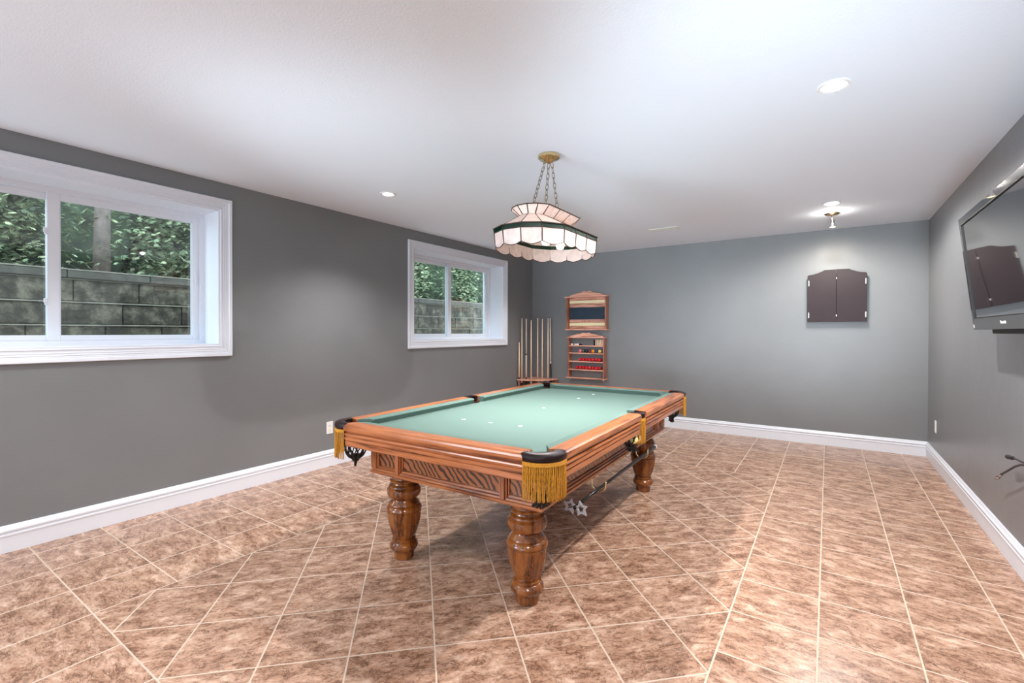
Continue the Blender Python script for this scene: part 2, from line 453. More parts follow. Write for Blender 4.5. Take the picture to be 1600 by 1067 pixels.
BPROF = [(0, 0), (.014, 0), (.014, .092), (.018, .096), (.018, .104), (.013, .108), (.013, .116), (.019, .121), (.019, .130), (.012, .138), (.008, .150), (.004, .156), (0, .156)]
def baseboard(name, p0, p1, nrm):
    d = (Vector(p1)-Vector(p0)).normalized()
    mb = MB()
    mb.prism(BPROF, lambda p: Vector((p0[0]+nrm[0]*p[0]+d.x*p[0], p0[1]+nrm[1]*p[0]+d.y*p[0], p[1]+.001)),
             lambda p: Vector((p1[0]+nrm[0]*p[0]-d.x*p[0], p1[1]+nrm[1]*p[0]-d.y*p[0], p[1]+.001)))
    return struct(mb, name, TRIM)
e = .0006
baseboard('baseboard_left', (XL+e, YF+e), (XL+e, YB-e), (1, 0))
baseboard('baseboard_back', (XL+e, YB-e), (XR-e, YB-e), (0, -1))
baseboard('baseboard_right', (XR-e, YF+e), (XR-e, YB-e), (-1, 0))

# ------------------------------------------------------------------ windows
CPROF = [(0, 0), (0, .010), (.006, .014), (.012, .010), (.020, .009), (.022, .013), (.030, .014), (.032, .011), (.036, .014), (.044, .015), (.046, .012), (.050, .015), (.058, .016), (.062, .022), (.080, .024), (.084, .020), (.084, 0)]
def frame_loop(mb, prof, y0, y1, z0, z1, x0, sx=1):
    """mitred picture-frame sweep on the plane x=x0 ; prof=(outward offset, thickness)"""
    cs = []
    for o_, t in prof:
        cs.append([(x0+sx*t, y0-o_, z0-o_), (x0+sx*t, y1+o_, z0-o_), (x0+sx*t, y1+o_, z1+o_), (x0+sx*t, y0-o_, z1+o_)])
    n = len(prof); vs = [p for c_ in cs for p in c_]; fs = []
    for i in range(n):
        j = (i+1) % n
        for k in range(4):
            l = (k+1) % 4
            fs.append((i*4+k, i*4+l, j*4+l, j*4+k))
    mb.add(vs, fs)
    return mb
def window(idx, Wd, lab):
    y0, y1, z0, z1 = Wd; ym = (y0+y1)/2+.008
    root = thing('window_%d' % idx, None, None, kind='structure')
    frame_loop(MB(), CPROF, y0, y1, z0, z1, XL+.0006).build('casing', TRIM, root)
    # reveal lining
    t = .012; xo, xi = XL-T, XL+.006
    mb = MB()
    mb.box(xo, xi, y0, y0+t, z0, z1).box(xo, xi, y1-t, y1, z0, z1).box(xo, xi, y0+t, y1-t, z0, z0+t).box(xo, xi, y0+t, y1-t, z1-t, z1)
    mb.build('reveal_lining', TRIM, root)
    # outer vinyl frame
    xf = XL-T
    rect = lambda w_, d0, d1: [(0, d0), (0, d1), (-w_, d1), (-w_, d0)]
    mb = MB()
    frame_loop(mb, [(-.0, -.09), (-.0, .022), (-.030, .022), (-.030, .012), (-.034, .012), (-.034, -.09)], y0+t, y1-t, z0+t, z1-t, xf)
    mb.build('window_frame', VINYL, root)
    def sash(a, b2, xs, name, wl, wr):
        mb = MB(); zz0, zz1 = z0+t+.034, z1-t-.034; w_ = .044
        mb.box(xs-.03, xs, a, a+wl, zz0, zz1).box(xs-.03, xs, b2-wr, b2, zz0, zz1)
        mb.box(xs-.03, xs, a+wl, b2-wr, zz0, zz0+w_-.008).box(xs-.03, xs, a+wl, b2-wr, zz1-w_, zz1)
        # glazing bead
        mb.box(xs-.022, xs-.008, a+wl, a+wl+.006, zz0+.036, zz1-w_).box(xs-.022, xs-.008, b2-wr-.006, b2-wr, zz0+.036, zz1-w_)
        s = mb.build(name, VINYL, root, bevel=.002)
        MB().box(xs-.018, xs-.014, a+wl+.001, b2-wr-.001, zz0+w_-.007, zz1-w_-.001).build('pane', GLASS, s)
        return s
    left = sash(y0+t+.034, ym+.03, xf-.035, 'fixed_sash', .044, .05)
    right = sash(ym-.028, y1-t-.034, xf, 'sliding_sash', .062, .046)
    for zz in (z0+.30, z1-.30):
        MB().box(xf-.014, xf+.004, ym-.040, ym-.028, zz-.022, zz+.022).box(xf-.004, xf+.010, ym-.046, ym-.030, zz-.008, zz+.02).build('latch', VINYL, right, bevel=.002)
    MB().box(xf, xf+.012, y1-.075, y1-.062, (z0+z1)/2-.05, (z0+z1)/2+.05).build('pull_handle', VINYL, right, bevel=.003)
    return root
window(1, W1, ''); window(2, W2, '')

# ------------------------------------------------------------------ outdoors
def block_mat():
    m, nt, b = newmat('weathered_concrete_block')
    g = N(nt, 'ShaderNodeNewGeometry')
    n = N(nt, 'ShaderNodeTexNoise'); n.inputs['Scale'].default_value = 7; n.inputs['Detail'].default_value = 9; n.inputs['Roughness'].default_value = .65
    nt.links.new(g.outputs['Position'], n.inputs['Vector'])
    r = ramp(nt, n.outputs['Fac'], [(.32, lin((40, 37, 31))), (.5, lin((74, 68, 58))), (.68, lin((130, 122, 106)))])
    nt.links.new(r.outputs['Color'], b.inputs['Base Color']); b.inputs['Roughness'].default_value = .95
    bp = N(nt, 'ShaderNodeBump'); bp.inputs['Strength'].default_value = 1; bp.inputs['Distance'].default_value = .03
    nt.links.new(n.outputs['Fac'], bp.inputs['Height']); nt.links.new(bp.outputs['Normal'], b.inputs['Normal'])
    return m
BLOCK = block_mat()
EDGEM = simple('skylit_block_edge', (138, 133, 120), .95, noise=.3, nscale=12)  # pale tone stands for sky light caught on the block edges
SOIL = simple('dark_soil', (92, 84, 66), .95, noise=.4, nscale=9, bump=.8, bscale=30)
ho = MB(); ho.box(-5.9, XL-T-.002, -6, 16, .85, .95)
o = ho.build('outdoor_ground', simple('pale_gravel', (150, 146, 138), .95, noise=.4, nscale=50)); o['kind'] = 'structure'
o = MB().box(-14, -5.62, -6, 18, 1.0, 1.80).build('upper_garden_ground', SOIL); o['kind'] = 'structure'
mb = MB(); rng = random.Random(3)
zt_ = 1.735; row = 0; me2 = MB()
while zt_ > .96:
    y = -3.0+(row % 2)*.23+.07*row
    me2.box(-5.61, -5.40+row*.014+.006, -3, 14, zt_-.010, zt_+.001)  # strip that paints the lit top edge of the course
    xf = -5.40-.0+row*.014
    while y < 14:
        ln = .47+rng.uniform(-.06, .06)
        dx = rng.uniform(-.006, .006)
        mb.box(-5.62, xf+dx, y+.003, y+ln-.003, zt_-.196, zt_); y += ln
    zt_ -= .2; row += 1
wallo = thing('retaining_wall', 'dark concrete block retaining wall outside the windows, under the hedge', 'retaining wall', (0, 0, 0))
mb.build('block_courses', BLOCK, wallo, bevel=.008)
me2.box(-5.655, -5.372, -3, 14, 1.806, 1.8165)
me2.build('skylit_course_edges', EDGEM, wallo)
mb = MB(); y = -3.0
while y < 14:
    ln = .6; mb.box(-5.66, -5.375, y+.002, y+ln-.002, 1.737, 1.806); y += ln
mb.build('cap_stones', simple('cap_stone', (84, 80, 73), .9, noise=.3, nscale=9, bump=.6, bscale=20), wallo, bevel=.008)

LEAF = []
for k, cc in enumerate([(124, 140, 106), (164, 172, 134), (84, 100, 76)]):
    LEAF.append(simple('cedar_leaf_%d' % k, cc, .7, noise=.35, nscale=6))
BARK = simple('grey_cedar_bark', (118, 106, 100), .95, noise=.3, nscale=14, bump=1, bscale=20)
def cedar(name, seed, W_, H_, label, loc, dens=1.0, fore=0.0):
    rg = random.Random(seed)
    root = thing(name, label, 'cedar tree', loc, 0, 'cedars of the hedge above the retaining wall')
    mb = MB()
    mb.tube([(0, 0, 0), (.03, .02, .8), (-.02, .0, 1.6), (.0, .02, H_*.9)], .1, 10, radii=[.11, .09, .07, .02])
    for i in range(16):
        z = .25+rg.random()*H_*.6; a = rg.uniform(-PI, PI); l = W_*.5*rg.uniform(.6, 1)
        mb.tube([(0, 0, z), (l*.5*math.cos(a), l*.5*math.sin(a), z+.12), (l*math.cos(a), l*math.sin(a), z+.34)], .012, 5, radii=[.016, .010, .004])
    if fore: mb.tube([(fore, 0, 0), (fore+.02, .01, 1.0), (fore-.1, .02, 2.4)], .06, 12, radii=[.072, .058, .04])
    mb.build('trunk', BARK, root)
    mb = MB()
    n = int(9500*dens)
    for i in range(n):
        z = .04+(rg.random()**.9)*(H_-.1)
        rad = W_*.5*(1.05-.45*(z/H_))*(rg.uniform(.62, 1.10))
        a = rg.uniform(-PI, PI)
        cx, cy = rad*math.cos(a), rad*math.sin(a)*1.15
        out = Vector((math.cos(a), math.sin(a), rg.uniform(-.7, .5))).normalized()
        side = out.cross(Vector((0, 0, 1))).normalized()
        up = side.cross(out)
        tilt = rg.uniform(-.9, .9); side = (side*math.cos(tilt)+up*math.sin(tilt)).normalized()
        s = rg.uniform(.04, .075)
        c0 = Vector((cx, cy, z))
        for k in range(5):
            ang = (k-2)*.42+rg.uniform(-.12, .12)
            d_ = (out*math.cos(ang)+side*math.sin(ang)).normalized()
            nrm = d_.cross(side.cross(out)).normalized()
            l = s*(1.15-.18*abs(k-2)); ww = s*.085
            p1 = c0+d_*l*.5+nrm*ww+Vector((0, 0, -.004)); p2 = c0+d_*l*.5-nrm*ww
            mb.add([c0, p1, c0+d_*l, p2], [(0, 1, 2, 3)])
    o = mb.build('foliage', None, root)
    for m_ in LEAF: o.data.materials.append(m_)
    idx = [rg.choice((0, 0, 1, 2)) for _ in range(len(o.data.polygons)//5+1)]
    o.data.polygons.foreach_set('material_index', [idx[i//5] for i in range(len(o.data.polygons))])
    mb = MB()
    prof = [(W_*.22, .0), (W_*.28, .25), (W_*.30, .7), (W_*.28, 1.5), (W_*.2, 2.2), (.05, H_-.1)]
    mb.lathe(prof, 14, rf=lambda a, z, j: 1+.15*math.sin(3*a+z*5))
    mb.build('shaded_core', simple('shaded_cedar_core', (58, 74, 54), .9, noise=.5, nscale=8, bump=1, bscale=14), root)  # dark core: shade inside the tree put into its colour, hides sky gaps
    return root
ca = cedar('cedar_tree', 11, 1.5, 3.0, 'cedar with a bare grey trunk outside the large near window', (-6.55, 1.55, 1.80), fore=.72)
cb = cedar('cedar_tree', 23, 1.6, 3.2, 'green cedar outside the left pane of the near window', (-6.60, .45, 1.80))
spots = [(-6.5, 2.95+1.3*k) for k in range(8)]
for i, (x, y) in enumerate(spots):
    t = copy_tree(cb); t.location = (x, y, 1.80); t.rotation_euler = (0, 0, 1.3*i+.7)
    t['label'] = ['green cedar outside the right edge of the near window'][0] if i == 0 else (
        'bushy green cedar in the front row outside the far window')
for i, (x, y) in enumerate([(-8.1, -.6+1.6*k) for k in range(9)]):
    t = copy_tree(cb); t.location = (x, y, 1.80); t.rotation_euler = (0, 0, 2.1*i); t.scale = (1.15, 1.15, 1.2)
    t['label'] = 'taller green cedar in the second row outside the windows'
    t['group'] = 'cedars of the second row behind the hedge'

# ------------------------------------------------------------------ recessed lights, spotlight, vent
def emitter(name, rgb, s):
    m, nt, b = newmat(name)
    b.inputs['Base Color'].default_value = (.8, .8, .8, 1)
    b.inputs['Emission Color'].default_value = (*rgb, 1); b.inputs['Emission Strength'].default_value = s
    return m
BULB = emitter('lit_halogen_lens', (1, .96, .9), 40)
CAN = simple('can_reflector', (210, 210, 210), .25, .6)
PL = {0: 'recessed ceiling light nearest the viewer, right of the stained glass lamp', 1: 'small recessed ceiling light above the left wall, left of the stained glass lamp',
      2: 'recessed ceiling light beside the spotlight, near the back wall', 3: 'recessed ceiling light above the far window, behind the stained glass lamp'}
def point(name, loc, power, color, r=.03, parent=None, spot=None, direction=None, blend=.5):
    ld = bpy.data.lights.new(name, 'SPOT' if spot else 'POINT'); ld.energy = power; ld.color = color; ld.shadow_soft_size = r
    o = bpy.data.objects.new(name, ld); COL.objects.link(o)
    if spot:
        ld.spot_size = math.radians(spot); ld.spot_blend = blend
        o.rotation_euler = Vector(direction).to_track_quat('-Z', 'Y').to_euler()
    o.location = loc
    if parent is not None: o.parent = parent
    return o
POTPOW = [205, 108, 108, 60, 85, 80, 40, 35, 25]
def pot(i, x, y):
    root = thing('recessed_light', PL.get(i, 'added recessed ceiling light behind the viewpoint, unseen'), 'ceiling light', (x, y, ZC), 0, 'recessed ceiling lights')  # pots without an entry in PL are unseen, added for more light
    prof = [(.044, .004), (.066, 0), (.068, -.003), (.064, -.006), (.050, -.004), (.0445, .004)]
    mb = MB(); mb.lathe(prof, 40, cap=False); sharp_smooth(mb.build('trim_ring', simple('white_enamel', (236, 236, 236), .35) if i == 0 else bpy.data.materials['white_enamel'], root))
    MB().lathe([(.0435, .004), (.043, .03), (.034, .075), (.001, .078)], 32, cap=False).build('reflector', CAN, root)
    MB().lathe([(.001, .016), (.016, .018), (.026, .025), (.031, .045), (.012, .07)], 24, cap=True).build('bulb', BULB, root)
    point('recessed_glow', (0, 0, .004), POTPOW[i], (1, .965, .94), .03, root, 172 if x > -.5 else 118, (0, 0, -1), .35 if x > -.5 else .7)
for i, (x, y) in enumerate(POTS): pot(i, x, y)

sp = thing('ceiling_spotlight', 'small chrome spotlight on the ceiling aimed at the dartboard cabinet', 'spotlight', (.024, 5.585, ZC))
sharp_smooth(MB().lathe([(.001, -.001), (.060, -.001), (.062, -.006), (.056, -.014), (.02, -.020), (.001, -.021)], 36).build('base_plate', DARKBRASS, sp))
MB().tube([(0, 0, -.02), (0, 0, -.055), (.004, .004, -.07)], .006, 10).build('stem', CHROME, sp)
hd = Vector((.02, .30, -.95)).normalized()
Rm = hd.to_track_quat('Z', 'Y').to_matrix().to_4x4(); Rm.translation = Vector((.004, .0, -.060))
sharp_smooth(MB().lathe([(.012, 0), (.017, .004), (.018, .03), (.026, .05), (.034, .068), (.032, .068), (.022, .048)], 28, mat=Rm, cap=False).build('lamp_head', CHROME, sp))
MB().lathe([(.001, .045), (.015, .046), (.024, .054), (.028, .064), (.022, .074), (.001, .078)], 24, mat=Rm).build('bulb', emitter('warm_spot_bulb', (1, .82, .35), 9), sp)
point('spot_beam', tuple(Vector((.004, 0, -.06))+hd*.10), 36, (1, .9, .76), .02, sp, 150, (0.0, .42, -.9), .7)

point('spot_glow', (.0, -.06, -.05), 3.5, (1, .93, .84), .02, sp)
vt = thing('ceiling_vent', 'white rectangular air vent in the ceiling near the back wall', 'vent', (-1.525, 5.37, ZC))
mb = MB(); mb.box(-.16, .16, -.065, -.045, -.007, -.0005).box(-.16, .16, .045, .065, -.007, -.0005).box(-.16, -.14, -.045, .045, -.007, -.0005).box(.14, .16, -.045, .045, -.007, -.0005)
mb.build('frame', simple('off_white_metal', (222, 222, 214), .4), vt, bevel=.002)
mb = MB()
for k in range(7):
    y = -.038+k*.0127
    mb.add([(-.14, y, -.001), (.14, y, -.001), (.14, y+.009, -.008), (-.14, y+.009, -.008)], [(0, 1, 2, 3)])
    mb.add([(-.14, y, -.002), (.14, y, -.002), (.14, y+.009, -.009), (-.14, y+.009, -.009)], [(0, 1, 2, 3)])
mb.build('louvre', simple('vent_louvre', (190, 188, 178), .5), vt)

# ------------------------------------------------------------------ stained glass lamp
LX, LY = -1.531, 2.700
CAME = simple('dark_lead_came', (70, 52, 44), .45, .6)
def stained(name, rgb, trans=.55, rough=.25, nz=.12):
    m, nt, b = newmat(name)
    nt.nodes.remove(b)
    tc = N(nt, 'ShaderNodeTexCoord'); n = N(nt, 'ShaderNodeTexNoise'); n.inputs['Scale'].default_value = 14; n.inputs['Detail'].default_value = 3; n.inputs['Distortion'].default_value = 1.5
    nt.links.new(tc.outputs['Object'], n.inputs['Vector'])
    c = lin(rgb); r = ramp(nt, n.outputs['Fac'], [(.3, tuple(x*(1-nz) for x in c)), (.7, tuple(min(1, x*(1+nz)) for x in c))])
    d = N(nt, 'ShaderNodeBsdfDiffuse'); t = N(nt, 'ShaderNodeBsdfTranslucent'); g = N(nt, 'ShaderNodeBsdfGlossy'); g.inputs['Roughness'].default_value = rough
    m1 = N(nt, 'ShaderNodeMixShader'); m1.inputs[0].default_value = trans
    m2 = N(nt, 'ShaderNodeMixShader'); m2.inputs[0].default_value = .03
    nt.links.new(r.outputs['Color'], d.inputs['Color']); nt.links.new(r.outputs['Color'], t.inputs['Color'])
    nt.links.new(d.outputs[0], m1.inputs[1]); nt.links.new(t.outputs[0], m1.inputs[2]); nt.links.new(m1.outputs[0], m2.inputs[1]); nt.links.new(g.outputs[0], m2.inputs[2])
    nt.links.new(m2.outputs[0], nt.nodes['Material Output'].inputs['Surface'])
    return m
SGLASS = stained('pink_white_stained_glass', (224, 204, 196), .24)
RGLASS = stained('pink_roof_stained_glass', (240, 216, 204), .2)
GGLASS = stained('dark_green_stained_glass', (8, 42, 28), .25)
def plan(w_, st, ln):
    """16-gon: long sides along y in three panes, five panes at each end"""
    e1, e2 = (.66*w_, ), ()
    end = [(w_, st), (w_*.68, st+(ln-st)*.66), (w_*.25, ln)]
    top = end+[(-x, y) for x, y in reversed(end)]
    side = [(-w_, st/3), (-w_, -st/3)]
    bot = [(-x, -y) for x, y in end]; bot = bot+[(-x, y) for x, y in reversed(bot)]
    other = [(w_, -st/3), (w_, st/3)]
    return [(x, y*1.035+.012) for x, y in top+side+bot+other]
Z0 = 1.508   # the lamp's own heights below are measured from 1.50
lamp = thing('pool_table_lamp', 'pink stained glass lamp with green band over the pool table', 'hanging lamp', (LX, LY, Z0))
def zz(z): return z-1.508-(.008 if z < 2.3 else 0)
R_bot = plan(.243, .218, .395); R_top = plan(.248, .222, .402)
R_neck = plan(.080, .185, .255); R_crown = plan(.137, .205, .292)
nP = len(R_top)
def thick(o, t=.003):
    s = o.modifiers.new('t', 'SOLIDIFY'); s.thickness = t; s.offset = 0
def strip(mb, A, za, B, zb):
    n = len(A); vs = [(x, y, zz(za)) for x, y in A]+[(x, y, zz(zb)) for x, y in B]
    mb.add(vs, [(i, (i+1) % n, n+(i+1) % n, n+i) for i in range(n)])
mb = MB(); K = 8; scal = []
for i in range(nP):
    a, b2 = Vector(R_bot[i]), Vector(R_bot[(i+1) % nP]); at, bt = Vector(R_top[i]), Vector(R_top[(i+1) % nP])
    for k in range(K):
        s0, s1 = k/K, (k+1)/K
        dz = lambda s: 1.816-.017*math.sin(PI*s)
        p = [a.lerp(b2, s0), a.lerp(b2, s1), at.lerp(bt, s1), at.lerp(bt, s0)]
        mb.add([(p[0].x, p[0].y, zz(dz(s0))), (p[1].x, p[1].y, zz(dz(s1))), (p[2].x, p[2].y, zz(1.894)), (p[3].x, p[3].y, zz(1.894))], [(0, 1, 2, 3)])
        scal.append((p[0].x, p[0].y, zz(dz(s0))))
thick(mb.build('skirt_panes', SGLASS, lamp))
mb = MB(); strip(mb, R_top, 1.894, R_top, 1.921); thick(mb.build('green_band', GGLASS, lamp))
mb = MB(); strip(mb, R_top, 1.921, R_neck, 2.010); thick(mb.build('roof_panes', RGLASS, lamp))
mb = MB(); strip(mb, R_neck, 2.010, R_crown, 2.060); thick(mb.build('crown_panes', RGLASS, lamp))
mb = MB()
def ring3(P, z): return [(x, y, zz(z)) for x, y in P]
mb.tube(scal, .0028, 6, closed=True)
Ro = [(x*1.012, y*1.008) for x, y in R_top]
mb.tube(ring3(Ro, 1.894), .0030, 6, closed=True); mb.tube(ring3([(x*1.03, y*1.02) for x, y in R_top], 1.921), .0036, 6, closed=True)
mb.tube(ring3(R_neck, 2.010), .0036, 6, closed=True); mb.tube(ring3(R_crown, 2.060), .0038, 6, closed=True)
for i in range(nP):
    mb.tube([(*R_bot[i], zz(1.816)), (*Ro[i], zz(1.894)), (*R_top[i], zz(1.921))], .0034, 6)
    mb.tube([(*R_top[i], zz(1.921)), (*R_neck[i], zz(2.010))], .0034, 6)
    mb.tube([(*R_neck[i], zz(2.010)), (*R_crown[i], zz(2.060))], .0040, 6)
mb.build('lead_came', CAME, lamp)
# hanger bar, sockets, bulbs
mb = MB(); mb.box(-.008, .008, -.22, .22, zz(2.000), zz(2.006))
for yy in (-.20, -.06, .08, .20): mb.box(-.082, .082, yy-.005, yy+.005, zz(2.002), zz(2.008))
mb.build('hanger_bar', DARKBRASS, lamp)
for k, yy in enumerate((-.20, 0, .20)):
    MB().lathe([(.016, 0), (.018, -.05), (.018, -.055)], 16, c=(0, yy, zz(1.998))).build('socket', BRASS, lamp)
    MB().lathe([(.013, 0), (.015, -.012), (.027, -.04), (.030, -.058), (.022, -.080), (.002, -.088)], 20, c=(0, yy, zz(1.942))).build('light_bulb', emitter('lit_bulb_glass', (1, .95, .86), 4) if k == 0 else bpy.data.materials['lit_bulb_glass'], lamp)
    point('bulb_beam', (0, yy, zz(1.850)), 60, (1, .94, .92), .03, lamp, 136, (0, 0, -1), .8)
    point('bulb_glow', (0, yy, zz(1.90)), 2.2, (1, .93, .84), .03, lamp)
MB().plate(R_neck, zz(2.0085), zz(2.0115)).build('neck_light_stop', BRASS, lamp)  # added lid that keeps bulb light from streaking the ceiling
# canopy and chains
cx_, cy_ = .013, .014
sharp_smooth(MB().lathe([(.001, 0), (.070, 0), (.072, -.006), (.070, -.020), (.062, -.026), (.044, -.028), (.030, -.040), (.012, -.052), (.001, -.054)], 40, c=(cx_, cy_, zz(ZC)-.0005)).build('canopy', BRASS, lamp))
def chain(p0, p1, nm='chain'):
    p0, p1 = Vector(p0), Vector(p1); L_ = (p1-p0).length; n = max(3, round(L_/.034)); d = (p1-p0).normalized()
    a = d.cross(Vector((1, 0, 0))).normalized(); b_ = d.cross(a)
    mb = MB()
    for i in range(n):
        c = p0.lerp(p1, (i+.5)/n); h = L_/n*.5+.0052; u = a if i % 2 else b_
        pts = []
        for k in range(14):
            t = 2*PI*k/14; pts.append(c+d*(math.cos(t)*h)+u*(math.sin(t)*.0095))
        mb.tube(pts, .0019, 6, closed=True)
    mb.build(nm, DARKBRASS, lamp)
chain((cx_, cy_-.040, zz(ZC)-.036), (0, -.20, zz(2.008)))
chain((cx_, cy_, zz(ZC)-.052), (0, -.02, zz(2.008)))
chain((cx_, cy_+.040, zz(ZC)-.036), (0, .19, zz(2.008)))

# ------------------------------------------------------------------ pool table
TX, TY, TR = -1.6097, 2.8264, .0306
HW, HL, ZT = .6885, 1.236, .787
table = thing('pool_table', 'oak pool table with green cloth and golden pocket fringes', 'pool table', (TX, TY, 0), TR)
PC = .058                                     # corner pocket radius
CC = (.582, 1.130); SC = (.612, 0)
# cloth bed
def arc(cx, cy, r, a0, a1, n): return [(cx+r*math.cos(math.radians(a0+(a1-a0)*i/n)), cy+r*math.sin(math.radians(a0+(a1-a0)*i/n))) for i in range(n+1)]
pol = []
q = [arc(CC[0], CC[1], PC, 270, 180, 8)]
h = .050; xs_ = CC[0]; dy = math.sqrt(h*h-(SC[0]-xs_)**2)
ang = math.degrees(math.atan2(dy, SC[0]-xs_))
side = arc(SC[0], 0, h, 180+ang, 180-ang, 10)     # concave bite on the right side, going upwards
ur = arc(CC[0], CC[1], PC, 270, 180, 8)
right = side+ur
pol = right+[(-x, y) for x, y in reversed(right)]
upper = right; full = []
full += upper                                     # right side pocket, upper right corner
full += [(-x, y) for x, y in reversed(ur)]        # upper left corner
full += [(-x, -y) for x, y in side]               # left side pocket, going down
full += [(-x, -y) for x, y in ur]                 # lower left
full += [(x, -y) for x, y in reversed(ur)]        # lower right
bed = MB().plate(full, .715, .745).build('playing_surface', CLOTH, table)
for a, b_ in ((-.241, -.598), (-.046, -.592), (.154, -.583), (-.034, .055), (-.025, .629), (-.022, .932)):
    MB().lathe([(.013, .745), (.0125, .7457)], 20, c=(a, b_, 0)).build('cloth_spot', simple('white_cloth_spot', (238, 242, 238), .8) if 'white_cloth_spot' not in bpy.data.materials else bpy.data.materials['white_cloth_spot'], bed)

WPROF = [(-.0845, .7855), (-.030, .789), (-.010, .786), (-.002, .779), (0, .770), (0, .760), (-.004, .751), (-.011, .747), (-.018, .745), (-.018, .741),
         (-.005, .738), (-.003, .732), (-.005, .727), (-.013, .725), (-.013, .721), (-.006, .718), (-.006, .706), (-.014, .703), (-.014, .699), (-.009, .697), (-.011, .672), (-.016, .667), (-.05, .665), (-.0845, .70)]
CPR = [(-.0845, .7850), (-.1200, .7845), (-.1300, .7820), (-.1337, .7770), (-.1320, .7730), (-.1150, .7450), (-.0845, .7450)]
def rail(axis, sgn, e0, e1, n0, n1, name):
    """axis 0: rail on the side x=sgn*HW running along y from e0 to e1 ; axis 1: end rail"""
    half = HW if axis == 0 else HL
    def P(o_, z, t):
        d = sgn*(half+o_)
        return Vector((d, t, z)) if axis == 0 else Vector((t, d, z))
    wood = MB().prism(WPROF, lambda p: P(p[0], p[1], e0), lambda p: P(p[0], p[1], e1)).build(name, OAKY if axis == 0 else OAKX, table)
    def endp(p, e_, n_):
        f = min(1, max(0, (-.0845-p[0])/.049)); return e_+(n_-e_)*f
    cu = MB().prism(CPR, lambda p: P(p[0], p[1], endp(p, e0, n0)), lambda p: P(p[0], p[1], endp(p, e1, n1))).build('cushion', CLOTH, wood)
    return wood
for s in (-1, 1):
    rail(0, s, .058, 1.100, .062, 1.030, 'rail')
    rail(0, s, -1.100, -.058, -1.030, -.062, 'rail')
    rail(1, s, -.553, .553, -.485, .485, 'rail')
# blind frame under the rails, hidden behind the mouldings
# cabinet: core, frame mouldings, panels
CW, CL, CZ = .545, 1.055, .487
mb = MB()
mb.box(-CW+.022, CW-.022, -CL+.022, CL-.022, .515, .714)
mb.build('cabinet_core', PANELY, table)
def facestrip(mb, axis, sgn, t0, t1, z0, z1, d0, d1):
    half = CW if axis == 0 else CL
    a, b_ = sorted((sgn*(half+d0), sgn*(half+d1)))
    if axis == 0: mb.box(a, b_, t0, t1, z0, z1)
    else: mb.box(t0, t1, a, b_, z0, z1)
BOTP = [(-.20, .487), (0, .487), (.002, .493), (.002, .501), (-.004, .505), (-.006, .513), (-.012, .517), (-.016, .525), (-.020, .528), (-.20, .528)]
for axis in (0, 1):
    half, oth = (CW, CL) if axis == 0 else (CL, CW)
    for s in (-1, 1):
        def P(p, t): return Vector((s*(half+p[0]), t, p[1])) if axis == 0 else Vector((t, s*(half+p[0]), p[1]))
        ee = oth-.0006
        MB().prism([(max(o_, -.1), z) for o_, z in BOTP], lambda p: P(p, -(oth+p[0])), lambda p: P(p, oth+p[0])).build('bottom_moulding', OAKY if axis == 0 else OAKX, table)
        mb = MB()
        st = .34 if axis == 1 else .85
        for t0, t1 in ((-st-.020, -st+.020), (st-.020, st+.020)):
            facestrip(mb, axis, s, t0, t1, .515, .70, -.022, -.004)
            facestrip(mb, axis, s, t0+.008, t1-.008, .505, .70, -.006, .004)
        for t0, t1 in ((-oth+.0, -oth+.040), (oth-.040, oth)):
            facestrip(mb, axis, s, t0, t1, .512, .70, -.022, -.001)
            k0, k1 = (t0+.028, t0+.048) if t0 < 0 else (t1-.048, t1-.028)
            facestrip(mb, axis, s, k0, k1, .526, .70, -.022, -.010)
        # small beads round each field
        fl = [(-oth+.045, -st-.024), (-st+.024, st-.024), (st+.024, oth-.045)]
        for t0, t1 in fl:
            facestrip(mb, axis, s, t0, t0+.006, .53, .69, -.022, -.012); facestrip(mb, axis, s, t1-.006, t1, .53, .69, -.022, -.012)
            facestrip(mb, axis, s, t0, t1, .684, .70, -.022, -.012)
        mb.build('cabinet_stiles', OAKZ, table, bevel=.0015)
        mb = MB()
        for t0, t1 in fl: facestrip(mb, axis, s, t0+.007, t1-.007, .532, .684, -.022, -.019)
        mb.build('side_panels', PANELY if axis == 0 else PANELX, table)
# legs
LP = [(.052, 0), (.056, .003), (.058, .040), (.058, .043), (.066, .047), (.074, .056), (.079, .068), (.078, .082), (.070, .094), (.063, .099), (.066, .104), (.066, .110), (.060, .114),
      (.064, .124), (.074, .150), (.086, .190), (.093, .225), (.0965, .258), (.0965, .268), (.093, .271), (.098, .275), (.100, .283), (.098, .290), (.092, .298), (.085, .304), (.088, .309), (.084, .318), (.072, .330), (.069, .337),
      (.074, .343), (.086, .352), (.094, .366), (.096, .380), (.093, .394), (.084, .404), (.086, .408), (.082, .416), (.072, .424), (.070, .430), (.078, .436), (.080, .446), (.074, .452), (.072, .462), (.072, .487)]
def facet(a, z, j):
    n = 10 if .11 < z < .262 else (10 if z < .045 else 0)
    if not n: return 1
    t = (a % (2*PI/n))-PI/n
    return (math.cos(PI/n)/math.cos(t))*.5+.5*1.0 if False else (math.cos(PI/n)/math.cos(t)*.985+.015)
for sx in (-1, 1):
    for sy in (-1, 1):
        sharp_smooth(MB().lathe(LP, 80, c=(sx*.405, sy*.936, 0.0005), rf=facet).build('leg', OAKLEG, table), 24)
